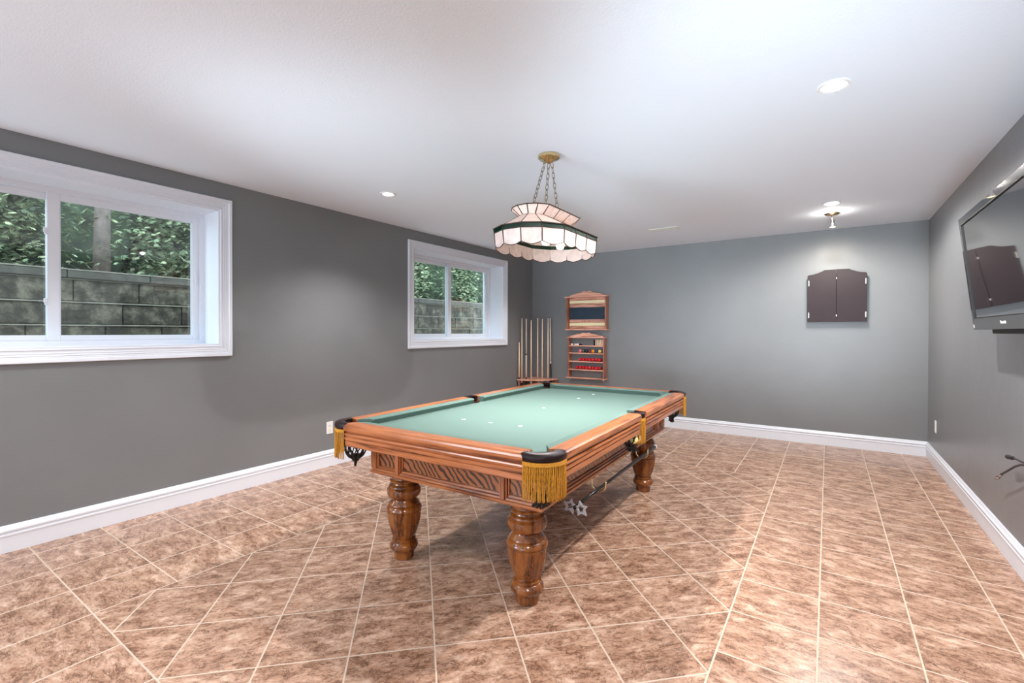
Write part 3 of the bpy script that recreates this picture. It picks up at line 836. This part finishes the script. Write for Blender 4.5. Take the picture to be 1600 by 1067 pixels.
# pockets
def pocket_cast(center, r_in, r_out, a0, a1, parent, sy_=1.0, n=22):
    prof = [(r_in, .7885), (r_in+.012, .7915), (r_out-.016, .7905), (r_out-.004, .786), (r_out, .777), (r_out-.001, .764), (r_out-.006, .752), (r_out-.016, .750), (r_in+.004, .752), (r_in, .757)]
    mb = MB(); m = len(prof); vs = []; fs = []
    for i in range(n+1):
        a = math.radians(a0+(a1-a0)*i/n)
        for r_, z in prof: vs.append((center[0]+r_*math.cos(a), center[1]+r_*math.sin(a)*sy_, z))
    for i in range(n):
        for k in range(m):
            l = (k+1) % m; fs.append((i*m+k, i*m+l, (i+1)*m+l, (i+1)*m+k))
    fs.append(tuple(range(m-1, -1, -1))); fs.append(tuple(n*m+k for k in range(m)))
    mb.add(vs, fs, True)
    o = mb.build('pocket_leather', LEATHER, parent); sharp_smooth(o, 50); return o
def strands(path, z0, z1, seed, parent, r=.0021, header=True):
    rg = random.Random(seed); mb = MB()
    cum = [0]
    for i in range(1, len(path)): cum.append(cum[-1]+(Vector(path[i])-Vector(path[i-1])).length)
    L_ = cum[-1]; n = int(L_/.0052)
    def at(s):
        for i in range(1, len(path)):
            if s <= cum[i]: 
                t = (s-cum[i-1])/(cum[i]-cum[i-1]); return Vector(path[i-1]).lerp(Vector(path[i]), t), (Vector(path[i])-Vector(path[i-1])).normalized()
        return Vector(path[-1]), (Vector(path[-1])-Vector(path[-2])).normalized()
    for i in range(n+1):
        p, d = at(L_*i/n); nr = Vector((d.y, -d.x))
        lay = (i % 2)*.0025+rg.uniform(-.001, .001); zb = z1+rg.uniform(-.003, .004)
        ph = rg.uniform(0, 6); sway = rg.uniform(-.0035, .0035)
        pts = []; rad = []
        m = 16
        for k in range(m+1):
            t = k/m; z = z0+(zb-z0)*t
            off = p+d*(sway*t*t+.0006*math.sin(ph+t*9))+nr*(lay+.001*math.sin(ph*2+t*5))
            pts.append((off.x, off.y, z)); rad.append(r*(1+.22*math.sin(k*2.2+ph)))
        mb.tube(pts, r, 5, radii=rad)
    o = mb.build('fringe', FRINGE, parent)
    if header:
        mb = MB(); t = .0035; vs = []; fs = []
        for i, p in enumerate(path):
            d = (Vector(path[min(i+1, len(path)-1)])-Vector(path[max(i-1, 0)])).normalized(); nr = Vector((d.y, -d.x))
            for s_ in (-t, t):
                for z in (z0-.012, z0+.004): vs.append((p[0]+nr.x*s_, p[1]+nr.y*s_, z))
        for i in range(len(path)-1):
            a, b_ = i*4, (i+1)*4
            fs += [(a, a+1, b_+1, b_), (a+2, b_+2, b_+3, a+3), (a+1, a+3, b_+3, b_+1), (a, b_, b_+2, a+2)]
        fs += [(0, 2, 3, 1), (len(vs)-4, len(vs)-3, len(vs)-1, len(vs)-2)]
        mb.add(vs, fs); mb.build('fringe_band', FRINGE, o)
    return o
def net(center, parent, sx=1, sy=1, out=(0, 1), zc=.562, seed=1):
    """woven leather pocket net with a tassel at its foot"""
    rg = random.Random(seed)
    prof = [(.060, .752), (.062, .70), (.060, .65), (.054, .615), (.040, .590), (.018, zc+.012)]
    mb = MB(); nn = 10
    def pp(r_, a, z): return (center[0]+r_*sx*math.cos(a), center[1]+r_*sy*math.sin(a), z)
    for k in range(nn):
        for dr in (-1, 1):
            pts = []
            for j in range(13):
                t = j/12*(len(prof)-1); i = min(int(t), len(prof)-2); f = t-i
                r_ = prof[i][0]*(1-f)+prof[i+1][0]*f; z = prof[i][1]*(1-f)+prof[i+1][1]*f
                pts.append(pp(r_, 2*PI*k/nn+dr*j*.11, z))
            mb.tube(pts, .0034, 5)
    for r_, z in ((.0615, .745), (.062, .70)): mb.tube([pp(r_, 2*PI*k/24, z) for k in range(24)], .003, 5, closed=True)
    o = mb.build('net', NETMAT, parent)
    mb = MB()
    mb.lathe([(.004, zc-.006), (.016, zc-.002), (.026, zc+.014), (.030, zc+.030), (.026, zc+.034)], 18, c=(center[0], center[1], 0))
    mb.build('net_cup', NETMAT, o)
    mb = MB()
    # fringed leather flap
    ox, oy = out; tx, ty = -oy, ox
    bx, by = center[0]+ox*.0, center[1]+oy*.0
    nt_ = 9
    for k in range(nt_):
        f = (k/(nt_-1)-.5)
        p0 = Vector((bx+tx*f*.018, by+ty*f*.018, zc+.016)); p1 = Vector((bx+tx*f*.075+rg.uniform(-.003, .003), by+ty*f*.075, zc-.030+abs(f)*.022+rg.uniform(-.003, .003)))
        mb.tube([p0, p0.lerp(p1, .5)+Vector((0, 0, .004)), p1], .0045, 6, radii=[.004, .0055, .0042])
    mb.build('net_tassel', NETMAT, o)
    return o
for sx in (-1, 1):
    for sy in (-1, 1):
        c = (sx*CC[0], sy*CC[1])
        a0, a1 = -22, 112
        def mp(a): return math.degrees(math.atan2(sy*math.sin(math.radians(a)), sx*math.cos(math.radians(a))))
        A0 = mp(a0); step = (a1-a0)*(1 if sx*sy > 0 else -1)
        pk = pocket_cast(c, PC, .110, A0, A0+step, table)
        path = []
        for i in range(19):
            a = math.radians(-16+(122)*i/18); path.append((c[0]+sx*.1065*math.cos(a), c[1]+sy*.1065*math.sin(a)))
        strands(path, .752, .598, 10+sx*3+sy, pk)
        net(c, pk, out=(sx*.7, sy*.7), seed=5+sx+3*sy, zc=.566)
        MB().lathe([(PC-.001, .714), (PC-.003, .66)], 30, c=(c[0], c[1], 0), cap=False).build('pocket_liner', LEATHER, pk)
    c = (sx*SC[0], 0)
    A0 = -88 if sx > 0 else 92
    pk = pocket_cast(c, .046, .080, A0, A0+176, table, sy_=.74)
    xf = sx*(HW+.003)
    path = [(sx*(SC[0]+.076*math.cos(math.radians(t))), .058*math.sin(math.radians(t))) for t in range(-75, 76, 10)]
    strands(path, .752, .598, 40+sx, pk)
    net((sx*.624, -.03), pk, sx=.66, sy=2.1, out=(0, 1), zc=.572, seed=77+sx)
    MB().lathe([(.045, .714), (.044, .66)], 30, c=(c[0], c[1], 0), cap=False).build('pocket_liner', LEATHER, pk)
# brass hooks under the right side
def hook(b_, ain, aout, parent):
    pts = []
    for k in range(15):
        t = k/14; a = PI+PI*t
        pts.append(((ain+aout)/2+(aout-ain)/2*math.cos(a), b_, .437+.030*math.sin(a)))
    pts = [(ain, b_, .489), (ain, b_, .46)]+pts+[(aout, b_, .455), (aout, b_, .475)]
    MB().tube(pts, .0042, 8).build('brass_hook', BRASS, parent)
for b_ in (.385, -.42): hook(b_, .520, .600, table)
for b_ in (.08, -.24): hook(b_, .40, .48, table)

def world(a, b_, z):
    cs, sn = math.cos(TR), math.sin(TR); return Vector((TX+a*cs-b_*sn, TY+a*sn+b_*cs, z))
# balls left in the right side pocket net
def ball_mat(nm, rgb): return simple(nm, rgb, .08, coat=.6)
for (a, b_, z, nm, rgb, lab) in ((.645, -.072, .632, 'ivory_ball', (240, 226, 150), 'pale yellow ball in the side pocket net'),
                             (.645, -.008, .630, 'white_ball', (240, 236, 214), 'white ball between yellow and green ones in side pocket net'),
                             (.645, .052, .636, 'green_ball', (24, 120, 80), 'green ball in the side pocket net, partly behind the golden fringe')):
    o = MB().sphere((0, 0, 0), .0262).build('pool_ball', ball_mat(nm, rgb)); o.location = world(a, b_, z)
    tag(o, lab, 'ball', 'balls in the side pocket net')

# bridge stick resting in the hooks
bs = thing('bridge_stick', 'black bridge stick with silver star head under the pool table', 'bridge stick', world(.560, -.02, .4165), TR)
MB().tube([(0, -.70, 0), (0, -.2, 0), (0, .45, 0), (0, .72, 0)], .01, 14, radii=[.0055, .0085, .0125, .0145]).build('shaft', BLACK, bs)
MB().tube([(0, .72, 0), (0, .735, 0)], .0146, 14).build('end_cap', WHITEP, bs)
STARM = simple('silver_star_plate', (186, 188, 196), .35, .3)
for sgn in (-1, 1):
    R_, r_ = .040, .0205
    outer = []; inner = []
    for k in range(10):
        a = PI/2+2*PI*k/10+sgn*.2; rr = R_ if k % 2 == 0 else r_*1.05
        outer.append((sgn*.031+rr*math.cos(a), rr*math.sin(a)))
        rr = R_*.48 if k % 2 == 0 else r_*.58
        inner.append((sgn*.031+rr*math.cos(a), rr*math.sin(a)))
    o = holed_plate('star_plate', outer, [inner], -.004, .004, STARM, bs)
    o.rotation_euler = (PI/2, 0, 0); o.location = (0, -.708-(.0045 if sgn > 0 else -.0045), -.006)
MB().lathe([(.0001, -.012), (.009, -.012), (.010, 0), (.009, .012), (.0001, .012)], 16, mat=Matrix.Translation((0, -.708, -.004)) @ Matrix.Rotation(PI/2, 4, 'X')).build('hub', BLACK, bs)

# ------------------------------------------------------------------ corner cue rack and cues
rk = thing('corner_cue_rack', 'quarter round wooden cue rack standing in the left back corner', 'cue rack', (XL+.022, YB-.022, 0))
CUES = [  # pixel column, angle in the rack, tip height, kind
    (86.0, .36, 1.50, 'ash'), (76.0, .33, 1.49, 'white'), (62.0, .40, 1.465, 'ash'), (41.5, .26, 1.50, 'ash'), (28.0, .29, 1.49, 'ash'), (13.0, .33, 1.50, 'ash'), (6.0, .36, 1.50, 'black')]
def cpos(th, R_): t = math.radians(th); return (R_*math.cos(t), -R_*math.sin(t))
holes = [circ(*cpos(th, R_), .0185, 14) for th, R_, _, _ in CUES]
quad = [(0, 0)]+[(0, -.46)]+[(.46*math.cos(math.radians(-90+t)), .46*math.sin(math.radians(-90+t))) for t in range(5, 90, 5)]+[(.46, 0)]
quad[0] = (0.0, 0.0)
holed_plate('top_shelf', quad, holes, .545, .565, RACKX, rk)
MB().plate(quad, .05, .075).build('base_shelf', RACKX, rk, bevel=.003)
for x, y in ((.02, -.43), (.43, -.02), (.30, -.30), (.03, -.03)):
    mb = MB(); mb.lathe([(.012, .075), (.017, .10), (.010, .14), (.016, .22), (.019, .31), (.016, .40), (.010, .48), (.017, .52), (.012, .545)], 16, c=(x, y, 0)); mb.build('spindle', RACKZ, rk)
    MB().lathe([(.014, 0), (.020, .015), (.022, .03), (.014, .05)], 16, c=(x, y, 0)).build('foot', RACKZ, rk)
ASH = simple('pale_ash_wood', (250, 222, 192), .3, noise=.06, nscale=8, coat=.4)
BUTT = simple('dark_cue_butt', (58, 30, 22), .25, coat=.4)
WASH = simple('white_maple_shaft', (238, 226, 214), .3, coat=.4)
JOINT = simple('ivory_joint', (236, 232, 226), .3)
LABC = ['tall pale cue just right of the short one in corner rack', 'white cue with a black ring halfway, in the corner rack', 'pale cue right of the ringed white cue in the corner rack',
        'fourth tall cue from the left in the corner rack', 'fifth tall cue from the left in the corner rack', 'pale cue second from the right in the corner rack', 'rightmost cue in corner rack, with a long black butt']
def cue(x, y, zb, zt_, kind, lab, lean=(0, 0)):
    root = thing('billiard_cue', lab, 'cue', (XL+.022+x, YB-.022+y, zb), 0, 'cues in the corner rack')
    L_ = zt_-zb
    ax = lambda f: (lean[0]*f, lean[1]*f, L_*f)
    rr = lambda f: .0142-.0078*f
    if kind == 'ash':
        segs = [('butt', 0, .30, BUTT), ('shaft', .30, .985, ASH)]
    elif kind == 'white':
        segs = [('butt', 0, .36, BUTT), ('shaft', .36, .60, WASH), ('joint_collar', .60, .615, BLACK), ('upper_shaft', .615, .985, WASH)]
    elif kind == 'black':
        segs = [('butt', 0, .50, BLACK), ('joint_collar', .50, .525, JOINT), ('shaft', .525, .985, WASH)]
    else:
        segs = [('butt_cap', 0, .04, BUTT), ('shaft', .04, .985, ASH)]
    for n_, f0, f1, m_ in segs:
        MB().tube([ax(f0), ax((f0+f1)/2), ax(f1)], .01, 12, radii=[rr(f0), rr((f0+f1)/2), rr(f1)]).build(n_, m_, root)
    MB().tube([ax(.985), ax(.993)], rr(1)*1.02, 12).build('ferrule', JOINT, root)
    MB().tube([ax(.993), ax(1.0)], rr(1), 12).build('tip', simple('blue_leather_tip', (46, 54, 84), .8) if 'blue_leather_tip' not in bpy.data.materials else bpy.data.materials['blue_leather_tip'], root)
for (th, R_, zt_, kd), lab in zip(CUES, LABC):
    x, y = cpos(th, R_); cue(x, y, .0752, zt_, kd, lab, (-.02, 0) if kd == 'black' else (0, 0))
x, y = cpos(87.5, .425); cue(x, y, .5655, 1.125, 'short', 'short pale cue standing at far left of the corner rack')

# ------------------------------------------------------------------ wall racks
def crest(x0, x1, z0, z1, notch=False):
    """scalloped crest outline from left to right"""
    n = 40; pts = [(x0, z0)]
    for i in range(n+1):
        t = i/n; u = abs(2*t-1)
        h_ = (1-u**1.7)
        h_ = .80*h_+.0*t
        h_ += .20*math.exp(-((u-.16)/.10)**2)-.10*math.exp(-((u-.0)/.05)**2)+.03*math.cos(u*24)*(1-u)
        pts.append((x0+(x1-x0)*t, z0+.012+(z1-z0-.012)*max(0, h_)))
    pts.append((x1, z0)); return pts
YF_ = YB-.100                 # front plane of the two racks
r1 = thing('snooker_scoreboard', 'wooden scoreboard with dark slate panel, above the ball rack', 'scoreboard', (-2.926, YB, 1.31))
def rx(x): return x+2.926
def rz(z): return z-1.31
def b1(name, x0, x1, y0, y1, z0, z1, m_, bev=.002, par=None): return MB().box(rx(x0), rx(x1), y0-YB, y1-YB, rz(z0), rz(z1)).build(name, m_, par if par is not None else r1, bevel=bev)
b1('back_panel', -3.232, -2.622, YB-.016, YB-.001, 1.322, 1.79, RACKX)
b1('side_board', -3.250, -3.232, YF_, YB-.001, 1.322, 1.790, RACKZ); b1('side_board', -2.636, -2.618, YF_, YB-.001, 1.322, 1.790, RACKZ)
b1('top_board', -3.275, -2.590, YF_-.012, YB-.001, 1.790, 1.806, RACKX); b1('bottom_board', -3.262, -2.602, YF_-.008, YB-.001, 1.306, 1.322, RACKX)
cr = crest(rx(-3.200), rx(-2.650), rz(1.806), rz(1.885))
MB().prism(cr, lambda p: Vector((p[0], YF_+.012-YB, p[1])), lambda p: Vector((p[0], YF_+.030-YB, p[1]))).build('crest', RACKX, r1)
yb1 = YB-.040
b1('slate_panel', -3.228, -2.640, YB-.030, YB-.016, 1.465, 1.645, simple('dark_blue_slate', (22, 44, 62), .5, noise=.2, nscale=12))
for zc, nm in ((1.725, 0), (1.392, 1)):
    rl = b1('score_rail', -3.228, -2.640, YB-.034, YB-.016, zc-.055, zc+.055, RACKX)
    b1('number_strip', -3.226, -2.642, YB-.038, YB-.034, zc-.018, zc+.020, simple('cream_number_strip', (240, 232, 186), .5) if nm == 0 else bpy.data.materials['cream_number_strip'], .001, rl)
    for sgn in (-1, 1):
        MB().tube([(rx(-3.222), YB-.044-YB, rz(zc+sgn*.034)), (rx(-2.646), YB-.044-YB, rz(zc+sgn*.034))], .0025, 6).build('slider_rod', BRASS, rl)
    MB().box(rx(-3.20 if nm else -3.195), rx(-3.185 if nm else -3.18), -.052, -.040, rz(zc+.026), rz(zc+.042)).build('score_pointer', BRASS, rl)
    MB().box(rx(-3.205), rx(-3.19), -.052, -.040, rz(zc-.042), rz(zc-.026)).build('score_pointer', BRASS, rl)
# dark printed figures above the lower strip
mb = MB(); rgn = random.Random(5)
x = -3.02
while x < -2.66:
    w_ = rgn.uniform(.008, .020); mb.box(rx(x), rx(x+w_), -.0352, -.0340, rz(1.434), rz(1.443+rgn.uniform(-.001, .002))); x += w_+rgn.uniform(.008, .020)
mb.build('printed_marks', simple('dark_print', (70, 38, 34), .6), r1)

r2 = thing('ball_display_rack', 'wooden wall rack with shelves of snooker balls and a crest', 'ball rack', (-2.934, YB, .60))
def qx(x): return x+2.934
def qz(z): return z-.60
def b2_(name, x0, x1, y0, y1, z0, z1, m_, bev=.002): return MB().box(qx(x0), qx(x1), y0-YB, y1-YB, qz(z0), qz(z1)).build(name, m_, r2, bevel=bev)
b2_('side_board', -3.224, -3.206, YF_, YB-.001, .606, 1.190, RACKZ); b2_('side_board', -2.662, -2.644, YF_, YB-.001, .606, 1.190, RACKZ)
b2_('top_board', -3.245, -2.622, YF_-.01, YB-.001, 1.190, 1.204, RACKX); b2_('bottom_board', -3.250, -2.618, YF_-.012, YB-.001, .592, .606, RACKX)
SH = [1.082, .972, .848, .727]
for z in SH: b2_('shelf', -3.206, -2.662, YF_+.004, YB-.002, z-.016, z, RACKX)
cr = crest(qx(-3.200), qx(-2.665), qz(1.204), qz(1.272))
MB().prism(cr, lambda p: Vector((p[0], YF_+.010-YB, p[1])), lambda p: Vector((p[0], YF_+.028-YB, p[1]))).build('crest', RACKX, r2)
for x in (-3.19, -2.66):
    MB().lathe([(.003, -.030), (.008, -.024), (.009, -.012), (.006, -.008), (.006, -.0085+.0005)], 12, c=(qx(x), YF_+.012-YB, 0)).build('peg', JOINT, r2)
names = [('pink_ball', (236, 120, 138), 'pink snooker ball, first from the left on the upper ball shelf'), ('deep_green_ball', (18, 60, 44), 'dark green snooker ball right beside the pink one'), ('black_ball', (20, 20, 34), 'black snooker ball between dark green and purplish brown ones'),
         ('brown_ball', (96, 44, 66), 'purplish brown snooker ball left of the orange one'), ('orange_ball', (240, 150, 30), 'orange snooker ball on the upper ball shelf'), ('teal_ball', (14, 66, 92), 'dark blue snooker ball right of the orange one'), ('yellow_ball', (244, 214, 120), 'pale yellow snooker ball on the wall rack')]
yball = YB-.060
for k, (nm, rgb, lab) in enumerate(names):
    x = -3.034+k*.0512+(0 if k < 6 else 0)
    o = MB().sphere((0, 0, 0), .0258).build('snooker_ball', ball_mat(nm, rgb)); o.location = (x, yball, SH[1]+.0259); tag(o, lab, 'ball', 'coloured snooker balls on the upper ball shelf')
REDB = ball_mat('red_ball', (196, 22, 40))
ordn = ['leftmost', 'second from the left', 'third from the left', 'fourth from the left', 'fifth from the left', 'sixth from the left', 'seventh from the left', 'rightmost']
rb = None
for row, (x0, n, z) in enumerate(((-3.040, 7, SH[2]), (-3.088, 8, SH[3]))):
    for k in range(n):
        if rb is None: rb = MB().sphere((0, 0, 0), .0258).build('snooker_ball', REDB); o = rb
        else: o = rb.copy(); COL.objects.link(o)
        o.location = (x0+k*.0518, yball, z+.0259)
        wd = ordn[k] if k < n-1 else 'rightmost'
        tag(o, 'red snooker ball, %s in the %s row of red balls' % (wd, 'upper' if row == 0 else 'lower'), 'ball', 'red snooker balls in the wall rack')
# things on the top shelf
o = MB().sphere((0, 0, 0), .016).build('chalk_cube', WHITEP)
bpy.data.objects.remove(o)
ch = MB().box(-.013, .013, -.011, .011, 0, .024).build('chalk_cube', WHITEP, bevel=.003); ch.location = (-3.168, YB-.07, SH[0]+.0005); tag(ch, 'small white chalk cube left of the marker on top shelf', 'chalk')
wbx = thing('marker_pen', 'white marker pen with dark cap lying on top rack shelf', 'marker', (-3.085, YB-.07, SH[0]+.0125))
MB().tube([(-.045, 0, 0), (.035, 0, 0)], .012, 14).build('barrel', WHITEP, wbx)
MB().tube([(.035, 0, -.001), (.072, 0, -.004), (.085, 0, -.006)], .009, 12, radii=[.0112, .0085, .004]).build('cap', BLACK, wbx)
o = MB().box(-.010, .010, -.02, .02, 0, .080).build('chalk_box', BLACKM, bevel=.002); o.location = (-2.806, YB-.062, SH[0]+.0005); tag(o, 'narrow black box beside wooden pegs on the top rack shelf', 'box')
for k in range(5):
    pg = MB().lathe([(.008, 0), (.0085, .004), (.0075, .070), (.008, .082), (.005, .088)], 14).build('score_peg', ASH); pg.location = (-2.783+k*.0245, YB-.065, SH[0]+.0005)
    tag(pg, 'pale wooden peg, %s of five on the top shelf' % ('leftmost', 'second from the left', 'middle one', 'second from the right', 'rightmost')[k], 'peg', 'wooden pegs on the top rack shelf')

# ------------------------------------------------------------------ dartboard cabinet
dc = thing('dartboard_cabinet', 'dark brown dartboard cabinet with arched top on the back wall', 'dartboard cabinet', (.072, YB, 1.40))
MAHO = simple('dark_mahogany', (42, 27, 31), .5, spec=.3, noise=.12, nscale=5, bump=.1, bscale=60)
MAHD = simple('dark_cabinet_back', (58, 44, 44), .5)
GAL = simple('galvanised_hinge', (196, 190, 178), .35, .7)
def dz(z): return z-1.40
half_ = .268
def doorpoly(s):
    pts = [(0, dz(1.397)), (s*half_, dz(1.397)), (s*half_, dz(1.917))]
    for t in range(0, 9):
        f = t/8; x = half_-.012-(half_-.128)*f; z = 1.917+.012+ .043*(f**1.8)
        pts.append((s*x, dz(z)))
    pts += [(s*.118, dz(1.976)), (0, dz(1.979))]
    return pts
yf = -.082
for s, nm in ((-1, 'door'), (1, 'door')):
    pl = [(x+s*.0015, z) for x, z in doorpoly(s)]
    d_ = MB().prism(pl, lambda p: Vector((p[0], yf, p[1])), lambda p: Vector((p[0], yf+.018, p[1]))).build(nm, MAHO, dc, bevel=.0015)
    for z in (1.835, 1.475):
        MB().box(s*(half_-.010)-.004, s*(half_-.010)+.004, yf-.004, yf+.001, dz(z-.03), dz(z+.03)).build('hinge', GAL, d_)
mb = MB()
mb.box(-half_+.002, -half_+.02, yf+.0185, -.001, dz(1.40), dz(1.91)).box(half_-.02, half_-.002, yf+.0185, -.001, dz(1.40), dz(1.91)).box(-half_+.02, half_-.02, yf+.0185, -.001, dz(1.40), dz(1.418)).box(-half_+.02, half_-.02, yf+.0185, -.001, dz(1.892), dz(1.91)).box(-half_+.02, half_-.02, -.012, -.001, dz(1.418), dz(1.892))
mb.build('cabinet_box', MAHD, dc, bevel=.0015)
for z in (1.972, 1.93, 1.885, 1.46, 1.45): pass
MB().box(-.004, .004, yf-.004, yf-.0002, dz(1.458), dz(1.478)).build('catch', GAL, dc); MB().box(-.004, .004, yf-.004, yf-.0002, dz(1.872), dz(1.892)).build('catch', GAL, dc)

# ------------------------------------------------------------------ television
TVH = .648; tilt = math.atan2(.070, .644)
tv = thing('television', 'flat black television tilted downwards on the right wall', 'television', (.708, 2.646, 1.298)); 
LT = 1.15
# local frame: x = toward the room, y along the wall, z up; tilted about y
Rt = Matrix.Rotation(-tilt, 4, 'Y')
GLB = simple('glossy_black_bezel', (14, 14, 15), .06, coat=1)
SCR = simple('dark_glossy_screen', (9, 9, 11), .035, spec=.8, coat=1)
def tvbox(name, x0, x1, y0, y1, z0, z1, m_, par=tv, bev=.002): return MB().box(x0, x1, y0, y1, z0, z1, mat=Rt).build(name, m_, par, bevel=bev)
mb = MB()
mb.box(-.012, .04, 0, LT, TVH-.034, TVH, mat=Rt); mb.box(-.012, .04, 0, .032, .066, TVH-.034, mat=Rt); mb.box(-.012, .04, LT-.032, LT, .066, TVH-.034, mat=Rt)
mb.build('bezel', GLB, tv)
tvbox('lower_bezel', -.012, .04, 0, LT, 0, .066, simple('satin_charcoal_bezel', (52, 51, 51), .22))
mb = MB(); mb.box(-.0125, -.004, .032, LT-.032, .066, .069, mat=Rt); mb.box(-.0125, -.004, .032, LT-.032, TVH-.040, TVH-.034, mat=Rt); mb.box(-.0125, -.004, .032, .038, .069, TVH-.040, mat=Rt); mb.box(-.0125, -.004, LT-.038, LT-.032, .069, TVH-.040, mat=Rt)
mb.build('screen_rim', BLACKM, tv)
tvbox('screen', -.006, .03, .0322, LT-.0322, .0662, TVH-.0342, SCR, bev=0)
tvbox('back_housing', .0402, .075, .06, LT-.06, .05, TVH-.08, BLACKM, bev=.01)
tvbox('speaker_bar', .004, .045, .25, .86, -.024, -.0005, BLACKM, bev=.003)
tvbox('status_light', -.0135, -.012, LT-.024, LT-.019, .012, .030, WHITEP, bev=0)
fc = bpy.data.curves.new('brand_lettering', 'FONT'); fc.body = 'Panasonic'; fc.size = .0215; fc.align_x = 'CENTER'; fc.align_y = 'CENTER'; fc.extrude = .0006; fc.offset = .0006
fc.materials.append(WHITEP); tmp = bpy.data.objects.new('lettering_curve', fc); COL.objects.link(tmp)
bpy.context.view_layer.update()
me_ = bpy.data.meshes.new_from_object(tmp.evaluated_get(bpy.context.evaluated_depsgraph_get())); bpy.data.objects.remove(tmp)
fo = bpy.data.objects.new('lettering', me_); COL.objects.link(fo); fo.parent = tv
LM = Matrix(((0, 0, -1, -.0127), (-1, 0, 0, LT/2), (0, 1, 0, .035), (0, 0, 0, 1)))
fo.matrix_local = Rt @ LM
mb = MB(); mb.box(.092, .1395, .36, .66, .18, .50); mb.build('wall_bracket', BLACKM, tv)
mb = MB(); mb.box(.03, .11, .40, .43, .22, .46).box(.03, .11, .59, .62, .22, .46); mb.build('bracket_arm', BLACKM, tv)

# ------------------------------------------------------------------ outlets and cables
def outlet(name, loc, rz, lab, duplex=True):
    t = thing(name, lab, 'wall outlet', loc, rz)
    MB().box(-.035, .035, -.006, -.0005, -.058, .058).build('cover_plate', WHITEP, t, bevel=.002)
    mb = MB()
    for z in (-.02, .02): mb.box(-.015, .015, -.009, -.006, z-.013, z+.013)
    mb.build('socket_faces', WHITEP, t, bevel=.001)
    mb = MB()
    for z in (-.02, .02):
        for x in (-.006, .006): mb.box(x-.001, x+.001, -.0094, -.009, z-.004, z+.005)
    mb.build('slots', BLACKM, t)
    return t
outlet('wall_outlet', (XL, 2.740, .366), -PI/2+PI, 'white outlet on left wall behind the near left pocket')
outlet('wall_outlet', (XR, 6.010, .385), -PI/2, 'white outlet low on the right wall near back corner')

CBL = simple('black_cable', (16, 16, 17), .45)
def smooth_path(pts, n=8):
    out = []; P = [Vector(p) for p in pts]
    for i in range(len(P)-1):
        p0, p1, p2, p3 = P[max(i-1, 0)], P[i], P[i+1], P[min(i+2, len(P)-1)]
        for k in range(n):
            t = k/n; out.append(.5*((2*p1)+(-p0+p2)*t+(2*p0-5*p1+4*p2-p3)*t*t+(-p0+3*p1-3*p2+p3)*t*t*t))
    out.append(P[-1]); return out
pc = thing('plug_cable', 'upper black cable with moulded plug at the right wall', 'cable', (.80, 3.30, .62))
org = Vector((.80, 3.30, .62))
def rel(p): return Vector(p)-org
MB().tube(smooth_path([rel(p) for p in ((XR-.001, 3.24, .640), (.825, 3.28, .640), (.80, 3.368, .637), (.80, 3.47, .630), (.80, 3.53, .624))]), .0042, 10).build('cord', CBL, pc)
MB().tube([rel(p) for p in ((.80, 3.52, .625), (.80, 3.545, .622), (.80, 3.62, .612), (.80, 3.628, .611))], .01, 12, radii=[.005, .010, .0125, .010]).build('plug', BLACKM, pc)
MB().tube([rel(p) for p in ((.80, 3.625, .612), (.80, 3.655, .607))], .004, 8).build('prong', CHROME, pc)
cc = thing('coaxial_cable', 'lower black cable with silver screw connector at the right wall', 'cable', (.80, 3.30, .62))
MB().tube(smooth_path([rel(p) for p in ((XR-.001, 3.22, .615), (.825, 3.27, .622), (.80, 3.368, .625), (.80, 3.492, .590), (.80, 3.617, .538), (.80, 3.74, .486))]), .0052, 10).build('cord', CBL, cc)
MB().tube([rel(p) for p in ((.80, 3.735, .488), (.80, 3.775, .468))], .0078, 12).build('crimp_sleeve', CHROME, cc)
MB().tube([rel(p) for p in ((.80, 3.775, .468), (.80, 3.782, .4645), (.80, 3.783, .464), (.80, 3.815, .448))], .0095, 6, radii=[.006, .006, .0105, .0105]).build('screw_nut', CHROME, cc)
